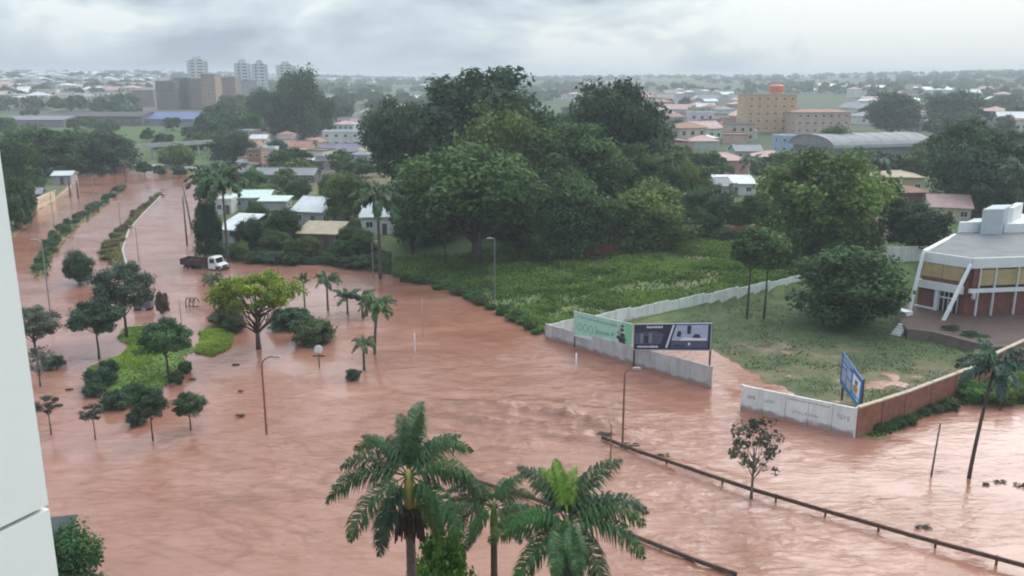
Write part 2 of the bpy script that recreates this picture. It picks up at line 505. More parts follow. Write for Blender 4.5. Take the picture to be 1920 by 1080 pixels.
col = lerp(col, (0.075, 0.125, 0.036), sstep(0.46, 0.58, nC) * sstep(260, 420, gr) * sstep(900, 500, gr) * 0.9)
col = lerp(col, (0.20, 0.15, 0.12), sstep(0.6, 0.75, fbm(gx / 90, gy / 90, 53)) * sstep(420, 700, gr) * 0.6)
col = lerp(col, (0.050, 0.075, 0.034), sstep(300, 420, gr) * sstep(-2, 3, gaz) * 0.85)
shan = poly_px([(455, 300), (480, 255), (600, 240), (705, 240), (710, 330), (560, 338), (470, 335)])
col = lerp(col, (0.15, 0.125, 0.10), sstep(12, -6, sdist(gx, gy, shan)) * (0.5 + 0.6 * nB))
dW = sdist(gx, gy, FLOOD)
col = lerp(col, (0.24, 0.125, 0.08), sstep(1.6, 0.2, dW) * 0.7)
dL = sdist(gx, gy, LAWN)
lw = sstep(1.5, -1.0, dL)
lawnc = np.array([0.072, 0.098, 0.040])[None, :] * (0.8 + 0.5 * nA[:, None])
wet = sstep(0.12, 0.03, gz)[:, None]
lawnc = lawnc * (1 - wet * 0.6) + np.array([0.20, 0.15, 0.095])[None, :] * wet * 0.6
col = col * (1 - lw[:, None]) + lawnc * lw[:, None]
dI = np.minimum(sdist(gx, gy, ISLE), sdist(gx, gy, ISLE2)) + 2.2 * (fbm(gx / 2.6, gy / 2.6, 13, 3) - 0.5)
col = lerp(col, (0.13, 0.20, 0.045), sstep(0.2, -0.8, dI))
dM = np.minimum(sdist(gx, gy, MED1), sdist(gx, gy, MED2))
col = lerp(col, (0.17, 0.14, 0.07), sstep(0.4, -0.4, dM))
# trampled brown patch in the field and bright weeds near the water
fp = poly_px([(1020, 480), (1250, 452), (1400, 470), (1330, 530), (1180, 520)])
col = lerp(col, (0.16, 0.145, 0.075), sstep(4, -4, sdist(gx, gy, fp)) * (0.35 + 0.5 * nA))
ground = ob('ground', npmesh('ground', np.stack([gx, gy, gz], 1), gf, ground_material(), col=col, smooth=True))
kind(ground, 'structure')

# ------------------------------------------------------------------ flood water
def water_material():
    m, t = newmat('muddy_flood_water')
    N = t.nodes.new; L = t.links.new
    o = N('ShaderNodeOutputMaterial'); b = N('ShaderNodeBsdfPrincipled'); L(b.outputs[0], o.inputs[0])
    g = N('ShaderNodeNewGeometry')
    mp_ = N('ShaderNodeMapping'); mp_.inputs['Rotation'].default_value = (0, 0, R(24)); mp_.inputs['Scale'].default_value = (0.05, 0.12, 1)
    L(g.outputs['Position'], mp_.inputs[0])
    n = N('ShaderNodeTexNoise'); n.inputs['Scale'].default_value = 1.0; n.inputs['Detail'].default_value = 5; n.inputs['Distortion'].default_value = 1.2
    L(mp_.outputs[0], n.inputs['Vector'])
    cr = N('ShaderNodeValToRGB'); L(n.outputs[0], cr.inputs[0])
    cr.color_ramp.elements[0].position = 0.3; cr.color_ramp.elements[0].color = (0.275, 0.107, 0.066, 1)
    cr.color_ramp.elements[1].position = 0.72; cr.color_ramp.elements[1].color = (0.390, 0.192, 0.138, 1)
    # churned water: muddy brown streaks that paint in the shade of wave troughs
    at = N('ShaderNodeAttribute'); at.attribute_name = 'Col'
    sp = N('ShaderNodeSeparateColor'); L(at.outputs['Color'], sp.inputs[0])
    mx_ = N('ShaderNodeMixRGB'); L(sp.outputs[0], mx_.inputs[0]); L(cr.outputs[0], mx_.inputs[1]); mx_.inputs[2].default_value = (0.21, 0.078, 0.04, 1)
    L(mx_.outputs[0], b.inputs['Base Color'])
    b.inputs['Roughness'].default_value = 0.09
    b.inputs['IOR'].default_value = 1.46
    b.inputs['Specular IOR Level'].default_value = 0.5
    m1_ = N('ShaderNodeMapping'); m1_.inputs['Rotation'].default_value = (0, 0, R(-12)); m1_.inputs['Scale'].default_value = (0.55, 1.5, 1)
    L(g.outputs['Position'], m1_.inputs[0])
    w1 = N('ShaderNodeTexNoise'); w1.inputs['Scale'].default_value = 1.3; w1.inputs['Detail'].default_value = 4; w1.inputs['Roughness'].default_value = 0.55; w1.inputs['Distortion'].default_value = 0.9
    L(m1_.outputs[0], w1.inputs['Vector'])
    b1 = N('ShaderNodeBump'); b1.inputs['Strength'].default_value = 0.8; b1.inputs['Distance'].default_value = 0.16
    st_ = N('ShaderNodeMath'); st_.operation = 'MULTIPLY'; L(sp.outputs[1], st_.inputs[0]); st_.inputs[1].default_value = 1.0; L(st_.outputs[0], b1.inputs['Strength'])
    L(w1.outputs[0], b1.inputs['Height']); L(b1.outputs[0], b.inputs['Normal'])
    return m
wx, wy, wf = fan(np.geomspace(26, 430, 520), np.concatenate([np.linspace(-90, -37, 14)[:-1], np.linspace(-37, 40, 640), np.linspace(40, 95, 14)[1:]]))
wr = np.hypot(wx, wy)
def ripple(x, y, th, lx, ly, s):
    c, n = math.cos(th), math.sin(th)
    a = x * c + y * n; b = -x * n + y * c
    wob = fbm(a / (lx * 3), b / (ly * 3), s + 5, 2) * 2.2
    v = vnoise(a / lx + wob, b / ly + wob * 0.6, s)
    return 1 - np.abs(2 * v - 1) * 1.0
def blob(x, y, p, rx, ry, th=0.0):
    c, n = math.cos(th), math.sin(th)
    a = (x - p[0]) * c + (y - p[1]) * n; b = -(x - p[0]) * n + (y - p[1]) * c
    return np.exp(-((a / rx) ** 2 + (b / ry) ** 2))
turb = np.clip(blob(wx, wy, P(980, 785), 8, 5.5, -0.25) + blob(wx, wy, P(1110, 800), 5, 4, -0.3) + 0.6 * blob(wx, wy, P(880, 830), 5, 4), 0, 1.2)
chan = blob(wx, wy, P(1400, 1040), 24, 5.5, -0.62) + blob(wx, wy, P(1150, 900), 12, 8, -0.6) + blob(wx, wy, P(1150, 700), 11, 8) * 0.6 + blob(wx, wy, P(1450, 830), 9, 4) * 0.4
near = blob(wx, wy, P(520, 960), 13, 11) + blob(wx, wy, P(640, 800), 11, 9) * 0.8 + blob(wx, wy, P(880, 650), 12, 14) * 0.45
wake = blob(wx, wy, P(330, 497), 9, 3.0, -0.33) * 1.0
avenue = blob(wx, wy, P(300, 460), 14, 45, 0.25) * 0.35
strength = np.clip(0.24 + 0.85 * np.clip(chan + near, 0, 1) + avenue + wake + turb + 0.35 * sstep(.52, .66, fbm(wx / 11, wy / 6, 79, 3)), 0, 1.25)
strength *= sstep(.25, .5, fbm(wx / 6, wy / 4, 77, 3)) * .7 + .45
amp_fade = sstep(170, 70, wr) * 0.8 + 0.2
wz = 0.115 * strength * amp_fade * (ripple(wx, wy, 0.15, 2.6, 0.85, 5) + 0.6 * ripple(wx, wy, -0.5, 1.6, 0.7, 9) - 0.8)
wz += turb * 0.42 * (ripple(wx, wy, -0.30, 6.5, 0.95, 15) + 0.35 * ripple(wx, wy, 0.3, 2.6, 0.8, 21) - 0.7)
# a standing wave where the flow crosses the sunken rail
jump = blob(wx, wy, P(985, 765), 9, 1.1, -0.12) + .8 * blob(wx, wy, P(960, 800), 7, .8, -.3) + .7 * blob(wx, wy, P(1060, 785), 6, .7, -.5) + .6 * blob(wx, wy, P(1230, 862), 9, .9, -.62) + 0.8 * blob(wx, wy, P(1120, 800), 5.5, 0.9, -0.75) + 0.7 * blob(wx, wy, P(930, 900), 5, 0.8, -0.55)
wz += 0.5 * jump * (0.5 + fbm(wx / 1.2, wy / 1.2, 61, 3))
rd_ = sstep(.6, .9, ripple(wx, wy, -0.30, 6.5, 0.95, 15)) * np.clip(turb, 0, 1) + 0.9 * np.clip(jump, 0, 1) * sstep(.35, .6, fbm(wx / 3.4, wy / .7, 66, 3)) + .55 * sstep(.72, .95, ripple(wx, wy, -.45, 4.5, 1.1, 33)) * np.clip(chan + near, 0, 1) + .25 * sstep(.8, .97, ripple(wx, wy, .1, 6.0, 1.3, 37))  # mask of the dark trough streaks painted into the water colour
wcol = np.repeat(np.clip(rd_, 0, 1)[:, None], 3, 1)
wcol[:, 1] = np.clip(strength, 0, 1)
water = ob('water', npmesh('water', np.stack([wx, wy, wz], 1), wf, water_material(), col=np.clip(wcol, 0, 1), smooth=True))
kind(water, 'structure')

# ------------------------------------------------------------------ trees
def leaf_cards(cent, nrm, size, rng, aspect=0.62):
    n = len(cent)
    t = rng.normal(size=(n, 3)); t -= (t * nrm).sum(1, keepdims=True) * nrm
    t /= np.linalg.norm(t, axis=1, keepdims=True) + 1e-9
    b = np.cross(nrm, t)
    s = size[:, None]
    v = np.stack([cent - t * s, cent - b * s * aspect + t * s * 0.1, cent + t * s, cent + b * s * aspect + t * s * 0.1], 1).reshape(-1, 3)
    return v, np.arange(n * 4).reshape(-1, 4)
def make_tree(name, seed, trunk_h=3.0, trunk_r=0.22, crown_w=10.0, crown_h=7.0, lobes=12, clumps=7, leaves=150, leaf=0.2,
              lobe_r=0.34, flat_=0.0, gaps=0.0, limbs=True, bark=None, lean=0.0, shell=0.75, low=1.45, lift=0.0):
    """10-unit tree: trunk (with limbs) and a crown of lobes > sprays > leaf cards"""
    rng = np.random.default_rng(seed); rnd = random.Random(seed)
    H = trunk_h + crown_h
    cz = trunk_h + lift + crown_h * 0.42
    L = []
    for k in range(lobes):
        f = (k + 0.5) / lobes
        ang = k * 2.39996 + rnd.uniform(-0.4, 0.4)
        el = math.asin(max(-0.9, min(1, 1.0 - low * f)))
        if flat_ > 0: el *= (1 - flat_)
        rr = shell * rnd.uniform(0.72, 1.1)
        x = math.cos(ang) * math.cos(el) * crown_w / 2 * rr * 0.8; y = math.sin(ang) * math.cos(el) * crown_w / 2 * rr * 0.8
        z = cz + math.sin(el) * crown_h / 2 * rr * (1 if flat_ == 0 else 0.9) + rnd.uniform(-.3, .3)
        L.append((x + lean * (z - trunk_h), y, z, lobe_r * crown_w / 2 * rnd.uniform(0.8, 1.25)))
    C = []; NN = []; S = []; TN = []
    for (x, y, z, lr) in L:
        ltone = rnd.uniform(0.15, 0.75)
        for j in range(clumps):
            d = rng.normal(size=3); d /= np.linalg.norm(d); d[2] = abs(d[2]) * 0.9 - 0.15
            cr = lr * rnd.uniform(0.38, 0.62)
            c = np.array([x, y, z]) + d * lr * rnd.uniform(0.45, 0.95) * np.array([1, 1, 0.75])
            if rnd.random() < gaps: continue
            tone = min(1, max(0, ltone + rnd.uniform(-0.2, 0.2)))
            q = rng.normal(size=(leaves, 3)); q /= np.linalg.norm(q, axis=1, keepdims=True)
            rad = cr * (0.3 + 0.95 * rng.random(leaves) ** 0.8)
            C.append(c + q * rad[:, None] * np.array([1, 1, 0.8]))
            nn = q * 0.9 + rng.normal(size=(leaves, 3)) * 0.55 + np.array([0, 0, 0.35])
            NN.append(nn / np.linalg.norm(nn, axis=1, keepdims=True))
            S.append(leaf * (0.6 + 0.8 * rng.random(leaves)))
            TN.append(np.clip(tone + rng.normal(size=leaves) * 0.12, 0, 1))
    C = np.concatenate(C); NN = np.concatenate(NN); S = np.concatenate(S); TN = np.concatenate(TN)
    v, f = leaf_cards(C, NN, S, rng)
    v[:, 2] = np.maximum(v[:, 2], 0.02)
    crown = npmesh(name + '_crown', v, f, LEAF, tone=TN)
    tb = MB()
    pts = [Vector((0, 0, -0.6)), Vector((rnd.uniform(-.05, .05), rnd.uniform(-.05, .05), trunk_h * .5)), Vector((lean * .3, rnd.uniform(-.1, .1), trunk_h)), Vector((lean * crown_h * .35, 0, cz))]
    tb.tube(pts, [trunk_r * 1.35, trunk_r, trunk_r * .8, trunk_r * .3], 8)
    if limbs:
        for k, (x, y, z, lr) in enumerate(L):
            s = pts[2] + (pts[3] - pts[2]) * rnd.uniform(-0.25, .6)
            e_ = Vector((x, y, z)); mid = s.lerp(e_, .5) + Vector((rnd.uniform(-.25, .25), rnd.uniform(-.25, .25), -abs(e_.z - s.z) * .12))
            tb.tube([s, mid, e_], [trunk_r * .45, trunk_r * .28, trunk_r * .08], 5)
            for q in range(2):
                w = e_ + Vector((rnd.uniform(-1, 1), rnd.uniform(-1, 1), rnd.uniform(-.3, .8))) * lr * .8
                tb.tube([mid.lerp(e_, .4), w], [trunk_r * .16, trunk_r * .04], 4)
    trunk = tb.mesh(name + '_trunk', bark or BARK, True)
    a = v.reshape(-1, 3)
    return dict(trunk=trunk, crown=crown, h=float(np.percentile(a[:, 2], 99.7)), w=float(np.percentile(a[:, 0], 99.5) - np.percentile(a[:, 0], 0.5)))
TP = {}
TP['grand0'] = make_tree('grand_a', 1, 1.6, .36, 10, 9.0, 26, 9, 105, .17, .36, low=1.8)
TP['grand1'] = make_tree('grand_b', 2, 1.2, .34, 10, 9.0, 25, 9, 105, .17, .37, low=1.8)
TP['grand2'] = make_tree('grand_c', 3, 2.2, .34, 10, 8.6, 25, 9, 105, .17, .35, low=1.7)
TP['round0'] = make_tree('round_a', 4, 0.9, .26, 10, 8.6, 20, 8, 105, .20, .40, low=1.8)
TP['round1'] = make_tree('round_b', 5, 0.6, .26, 10, 8.2, 19, 8, 105, .20, .42, low=1.8)
TP['open'] = make_tree('open', 6, 3.2, .18, 10, 7.8, 19, 7, 110, .15, .30, gaps=.12, low=1.6)
TP['umbrella'] = make_tree('umbrella', 7, 2.6, .26, 11, 5.4, 34, 6, 60, .16, .23, flat_=.25, gaps=.14, shell=1.0, low=1.35, lift=1.3)
TP['young0'] = make_tree('young_a', 8, 3.6, .15, 8, 6.6, 17, 7, 110, .17, .34, gaps=.08, low=1.6)
TP['young1'] = make_tree('young_b', 9, 3.4, .14, 8, 6.6, 15, 7, 110, .17, .34, gaps=.12, low=1.7)
TP['sparse'] = make_tree('sparse', 10, 2.6, .14, 8, 7.6, 18, 4, 20, .20, .26, gaps=.22, bark=GREYBARK, low=1.7)
TP['sapling'] = make_tree('sapling', 11, 4.6, .13, 6, 5.4, 12, 4, 45, .18, .30, gaps=.15, bark=GREYBARK, low=1.7)
TP['shrub0'] = make_tree('shrub_a', 12, 0.1, .16, 10, 5.4, 20, 6, 85, .24, .34, low=1.7)
TP['shrub1'] = make_tree('shrub_b', 13, 0.0, .16, 10, 4.6, 19, 6, 85, .24, .36, low=1.7)
TP['far0'] = make_tree('far_a', 14, 0.5, .25, 10, 8.5, 14, 5, 45, .42, .42, limbs=False, low=1.75)
TP['far1'] = make_tree('far_b', 15, 0.8, .25, 10, 9, 13, 5, 45, .42, .42, limbs=False, low=1.75)
TP['far2'] = make_tree('far_c', 16, 0.2, .25, 10, 7, 14, 5, 45, .42, .40, limbs=False, low=1.7)
TP['thin'] = make_tree('thin', 18, 5.6, .11, 5.4, 4.6, 16, 7, 80, .17, .40, lean=.16, low=1.8)
rt = random.Random(99)
def tree_at(p, h, w, proto, tint, name, label, cat='tree', group=None, rz=None):
    t = TP[proto]
    o = thing(name, label, cat, p, rt.uniform(0, 6.28) if rz is None else rz, group)
    o.scale = (w / t['w'], w / t['w'], h / t['h'])
    if not proto.startswith('shrub'):
        ob('trunk', t['trunk'], o)
    ob('crown', t['crown'], o, tint)
    if proto.startswith('shrub'):
        ob('stem', t['trunk'], o)
    return o
def tree(u, vb, vt, wpx, proto, tint, name, label, cat='tree', group=None, rz=None):
    p = T(u, vb)
    h = ZV(p, vt) - p.z
    return tree_at(p, h, wpx * MPP(p), proto, tint, name, label, cat, group, rz)

# ------------------------------------------------------------------ palms
def frond_mesh(name, seed, e0, k, n=44, length=3.0, leaf=0.62, width=0.05, mat=None, twist=0.5):
    """one feathered palm leaf arching along +X; e0 start elevation, k total droop (deg)"""
    rng = random.Random(seed)
    pts = [Vector((0, 0, 0))]; tang = []
    S = 16
    for i in range(S):
        t = (i + .5) / S
        a = R(e0) - R(k) * t ** 1.35
        d = Vector((math.cos(a), 0, math.sin(a))); tang.append(d)
        pts.append(pts[-1] + d * (length / S))
    V = []; F = []; TN = []
    def q(a, b, c, d, tn):
        i = len(V); V.extend([a, b, c, d]); F.append((i, i + 1, i + 2, i + 3)); TN.append(tn)
    # rachis: two crossed strips that taper
    for i in range(S):
        r0 = .035 * (1 - i / S) + .006; r1 = .035 * (1 - (i + 1) / S) + .006
        for ax in (Vector((0, 1, 0)), Vector((0, .2, 1))):
            q(pts[i] - ax * r0, pts[i] + ax * r0, pts[i + 1] + ax * r1, pts[i + 1] - ax * r1, .8)
    for j in range(n):
        t = 0.12 + 0.88 * (j + rng.uniform(0, .6)) / n
        if t >= .995: t = .995
        fi = t * S; i = min(int(fi), S - 1); p = pts[i].lerp(pts[i + 1], fi - i); d = tang[i]
        up = Vector((-d.z, 0, d.x))
        prof = math.sin(math.pi * min(1, t * .82 + .16)) ** .7
        for s in (-1, 1):
            L_ = leaf * prof * rng.uniform(.8, 1.1)
            raise_ = rng.uniform(-twist, twist) + .12
            side = Vector((0, s, 0))
            v1 = (side * .80 + d * .52 + up * raise_).normalized()
            v2 = (v1 * .7 + Vector((0, 0, -1)) * 1.0 + d * .15).normalized()
            wv = d.cross(v1).cross(v1).normalized() * width
            m_ = p + v1 * L_ * .55; e_ = m_ + v2 * L_ * .55
            tn = min(1, max(0, rng.gauss(.42, .18)))
            q(p - wv * .5, p + wv * .5, m_ + wv, m_ - wv, tn)
            q(m_ - wv, m_ + wv, e_ + wv * .15, e_ - wv * .15, tn)
    return npmesh(name, np.array([tuple(a) for a in V]), np.array(F), mat or FROND, tone=TN)
FR = {}
for nm, sd_, e0, k in (('spear', 1, 82, 18), ('up', 2, 66, 70), ('arch', 3, 44, 95), ('out', 4, 22, 85), ('droop', 5, -8, 70), ('hang', 6, -45, 42)):
    FR[nm] = frond_mesh('frond_' + nm, sd_, e0, k, 120, 3.0, .66, .026, twist=.95)
    FR['f_' + nm] = frond_mesh('far_frond_' + nm, sd_ + 20, e0, k, 26, 3.0, .72, .10, twist=.8)
def palm_at(p, h, frond_len, layout, tint, label, trunk_r=.16, near=False, shaft=None, group=None, lean=(0, 0), bark=None, name='palm_tree', rz0=0.0, width=1.0):
    o = thing(name, label, 'palm tree', p, 0, group)
    tb = MB()
    top = Vector((lean[0], lean[1], h))
    n = 9 if near else 5
    path = [Vector((lean[0] * (i / n) ** 1.5, lean[1] * (i / n) ** 1.5, -1.0 + (h + 1.0) * i / n)) for i in range(n + 1)]
    rad = [trunk_r * (1.25 - .45 * i / n) for i in range(n + 1)]
    if near:
        path2 = []; rad2 = []
        for i in range(n * 6 + 1):
            f = i / (n * 6); a = f * n; ii = min(int(a), n - 1)
            path2.append(path[ii].lerp(path[ii + 1], a - ii)); rad2.append(trunk_r * (1.2 - .35 * f) * (1.0 + (.05 if i % 2 else 0)))
        path, rad = path2, rad2
    tb.tube(path, rad, 12 if near else 7)
    tb.build('trunk', bark or PALMBARK, o, True)
    if shaft:
        sb = MB()
        sb.tube([top - Vector((0, 0, .1)), top + Vector((0, 0, .5)), top + Vector((0, 0, 1.1)), top + Vector((0, 0, 1.5))], [trunk_r * 1.05, trunk_r * 1.15, trunk_r * .8, trunk_r * .4], 10)
        sb.build('crownshaft', shaft, o, True)
        top = top + Vector((0, 0, 1.25))
    for (var, az, sc) in layout:
        c = [x * (1 + .25 * rt.uniform(-1, 1)) for x in tint]
        ob('frond', FR[var if near else 'f_' + var], o, c, loc=top + Vector((math.cos(az), math.sin(az), 0)) * trunk_r * .5,
           rot=(rt.uniform(-.25, .25), 0, az + rz0), scale=[frond_len / 3.0 * sc] * 3 if width == 1 else [frond_len / 3.0 * sc, frond_len / 3.0 * sc * width, frond_len / 3.0 * sc])
    return o
def std_layout(seed, n=11, kinds=('up', 'arch', 'out', 'arch', 'droop', 'out')):
    g = random.Random(seed)
    return [(kinds[i % len(kinds)], i * 2.39996 + g.uniform(-.2, .2), g.uniform(.82, 1.08)) for i in range(n)]
def palm(u, vb, vt, wpx, tint, label, seed=0, n=14, kinds=None, trunk_r=.14, lean=None, group=None, **k):
    """base pixel, row of the crown's top, crown width in px"""
    p = T(u, vb); w = wpx * MPP(p)
    ztop = ZV(p, vt)
    fl = w / 2 * 1.42
    h = ztop - p.z - fl * .5
    ln = (0, 0)
    if lean: ln = (lean * MPP(p), 0)
    return palm_at(p, max(h, .4), fl, std_layout(seed, n, kinds or ('up', 'arch', 'out', 'arch', 'droop', 'out')), tint, label, trunk_r, group=group, lean=ln, **k)
# ------------------------------------------------------------------ upright slabs between two ground points
def nrm2(A, B):
    d = Vector((B[0] - A[0], B[1] - A[1], 0)).normalized()
    n = Vector((d.y, -d.x, 0))
    if n.dot(Vector((-A[0], -A[1], 0))) < 0: n = -n
    return n
def slab(mb, A, B, f0, f1, z0, z1, o0, o1, m=0):
    """box between fractions f0..f1 of the line A-B, o0..o1 in front of it (towards the camera); z may be (at f0, at f1)"""
    n = nrm2(A, B); A = Vector((A[0], A[1], 0)); B = Vector((B[0], B[1], 0))
    p0 = A.lerp(B, f0); p1 = A.lerp(B, f1)
    za, zb = (z0 if hasattr(z0, '__len__') else (z0, z0)); ta, tb = (z1 if hasattr(z1, '__len__') else (z1, z1))
    q = [p0 + n * o0, p1 + n * o0, p1 + n * o1, p0 + n * o1]
    mb.prism(q, [za, zb, zb, za], [ta, tb, tb, ta], m)
    return mb

# ------------------------------------------------------------------ white tower the picture is taken from
cx, cyy = -2.055, 3.5
wd = Vector((-math.sin(R(24.8)), -math.cos(R(24.8)), 0))          # along the wall, away from its corner
wnl = Vector((-wd.y * -1, wd.x * -1, 0))                            # into the building
if wnl.dot(Vector((cx, cyy, 0))) < 0: wnl = -wnl
tw = thing('apartment_tower', 'smooth white clad wall edge of the tower at the left picture edge', 'building', (cx, cyy, 0))
zj = [28.155 + 2.9 * k for k in range(-10, 3)]
for k, z in enumerate(zj[:-1]):
    for s in range(3):
        mb = MB((cx, cyy, 0))
        a = Vector((cx, cyy, 0)) + wd * (2.2 * s + (0.009 if s else 0)); b = Vector((cx, cyy, 0)) + wd * (2.2 * (s + 1) - .009)
        mb.prism([a, b, b + wnl * .06, a + wnl * .06], z + .011, z + 2.9 - .011)
        mb.build('panel', PANEL, tw)
mb = MB((cx, cyy, 0))
a = Vector((cx, cyy, 0)) + wd * .012 + wnl * .04; b = a + wd * 6.5
mb.prism([a, b, b + wnl * .5, a + wnl * .5], 0, 33)
mb.build('wall_core', DARKGAP, tw)

# ------------------------------------------------------------------ compound walls
W0, W1 = P(1025, 635), P(1331, 729)
G0, G1 = P(1389, 768), P(1604, 821)
fw = thing('front_wall', 'low pale grey panel wall standing in flood water under the billboards', 'wall', W0)
N_ = 9
h0, h1 = ZV(W0, 608), ZV(W1, 687)
for i in range(N_):
    f0, f1 = i / N_, (i + 1) / N_
    slab(MB(W0), W0, W1, f0 + .006, f1 - .006, -1.2, h0 + (h1 - h0) * (f0 + f1) / 2 + rt.uniform(-.03, .03), -.07, .07).build('panel', GREYC, fw)
for i in range(N_ + 1):
    f = i / N_; h = h0 + (h1 - h0) * f + .06
    slab(MB(W0), W0, W1, f - .006, f + .006, -1.2, h, -.11, .11).build('post', GREYC, fw)
tw_ = thing('lettered_wall', 'white boundary wall with faded lettering right of the flooded gateway', 'wall', G0)
g0h, g1h = ZV(G0, 722), ZV(G1, 766)
for i in range(5):
    f0, f1 = i / 5, (i + 1) / 5
    slab(MB(G0), G0, G1, f0 + (.002 if i else 0), f1 - .002, -1.2, (g0h + (g1h - g0h) * f0, g0h + (g1h - g0h) * f1), -.09, .09).build('panel', WHITEC, tw_)
slab(MB(G0), G0, G1, .985, 1.0, -1.2, g1h + .12, -.16, .16).build('corner_post', WHITEP, tw_)
slab(MB(G0), G0, G1, 0, .012, -1.2, g0h + .08, -.14, .14).build('gate_post', WHITEC, tw_)
INK = flat('faded_ink', (0.10, 0.11, 0.10)); INK2 = flat('pale_ink', (0.34, 0.35, 0.33))
def marks(A, B, f0, f1, zc, hh, n, mat, name, parent, seed, off=.095):
    """weathered, no longer readable row of painted characters"""
    g = random.Random(seed); mb = MB(A)
    for i in range(n):
        fa = f0 + (f1 - f0) * i / n; fb = f0 + (f1 - f0) * (i + .72) / n; w = (fb - fa)
        zz = zc(fa)
        for st in range(g.choice((1, 2, 2))):
            xx = fa + w * st * .6
            slab(mb, A, B, xx, xx + w * .3, zz - hh / 2 * g.uniform(.7, 1), zz + hh / 2 * g.uniform(.6, 1), off - .003, off)
        z2 = zz + hh * g.choice((-.4, 0, .35))
        slab(mb, A, B, fa, fb, z2 - hh * .09, z2 + hh * .09, off - .003, off + .001)
    mb.build(name, mat, parent)
gz_ = lambda k: (lambda f: (g0h + (g1h - g0h) * f) * k)
marks(G0, G1, .06, .13, gz_(.62), .38, 4, INK, 'lettering', tw_, 1)
marks(G0, G1, .21, .30, gz_(.60), .34, 5, INK2, 'lettering', tw_, 2)
marks(G0, G1, .42, .78, gz_(.86), .14, 18, INK, 'lettering', tw_, 3)
marks(G0, G1, .47, .70, gz_(.42), .30, 9, INK2, 'lettering', tw_, 4)
marks(G0, G1, .84, .95, gz_(.62), .50, 4, INK2, 'lettering', tw_, 5)

# red brick wall running back from the corner
zb = 2.15
BW = [Vector((G1.x, G1.y, 0)), P(1700, 736, zb + .25), P(1838, 684, zb + .45), P(1866, 664, zb + .9), P(1920, 639, zb + 1.0), P(2060, 585, zb + 1.2)]
bw = thing('brick_wall', 'long red brick wall with tan coping running back from the corner', 'wall', G1)
tops = [g1h + .05, zb + .25, zb + .45, zb + .9, zb + 1.0, zb + 1.2]
for k in range(5):
    A, B = BW[k], BW[k + 1]; n = max(1, int((B - A).to_2d().length / 3.4))
    for i in range(n):
        f0, f1 = i / n, (i + 1) / n
        ta, tb_ = tops[k] + (tops[k + 1] - tops[k]) * f0, tops[k] + (tops[k + 1] - tops[k]) * f1
        slab(MB(G1), A, B, f0 + .001, f1 - .001, -1.2, (ta, tb_), -.10, .10).build('brick_section', BRICKR, bw)
        slab(MB(G1), A, B, f0, f1 - .012, (ta + .002, tb_ + .002), (ta + .13 + rt.uniform(-.015, .02), tb_ + .13 + rt.uniform(-.02, .015)), -.2, .2).build('coping', TANCOP, bw)
        slab(MB(G1), A, B, f0 - .02, f0 + .02, -1.2, ta - .02, -.13, .16).build('pier', BRICKR, bw)

# precast white wall between the field and the lawn
X0, X1 = Vector((W0.x, W0.y, 0)), P(1497, 547)
xw = thing('precast_wall', 'stepped white precast panel wall between weedy field and flooded lawn', 'wall', X0)
n = 21
for i in range(n):
    f0, f1 = i / n, (i + 1) / n; pc = X0.lerp(X1, (f0 + f1) / 2)
    gzc = max(0, min(HZ(pc.x, pc.y), 1.0)); vtop = 612 + (513 - 612) * (f0 * .93)
    zt = 1.75 + .55 * f0 + .09 * (i % 3)
    slab(MB(X0), X0, X1, f0 + .0035, f1 - .0035, -.8, zt, -.05, .05).build('panel', WHITEC, xw)
    slab(MB(X0), X0, X1, f1 - .003, f1 + .003, -.8, zt + .05, -.09, .09).build('post', WHITEC, xw)
A, B = T(1655, 492), T(1745, 500)
yw = thing('garden_wall', 'pale garden wall behind the dark round tree beside the maroon building', 'wall', A)
for i in range(6):
    slab(MB(A), A, B, i / 6 + .004, (i + 1) / 6 - .004, A.z - .6, A.z + 2.5, -.08, .08).build('panel', WHITEC, yw)
A, B = T(1275, 452), T(1440, 440)
rw = thing('reddish_wall', 'low reddish wall at the back edge of the field', 'wall', A)
for i in range(7):
    slab(MB(A), A, B, i / 7 + .003, (i + 1) / 7 - .003, A.z - 1, A.z + 2.0 + rt.uniform(-.1, .1), -.1, .1).build('wall_section', BRICKR, rw)
A, B = T(1070, 482), T(1160, 478)
rw2 = thing('brown_wall', 'short dark brown wall under the trees behind the field', 'wall', A)
for i in range(4):
    slab(MB(A), A, B, i / 4 + .003, (i + 1) / 4 - .003, A.z - 1, A.z + 2.1, -.1, .1).build('wall_section', MAROON, rw2)

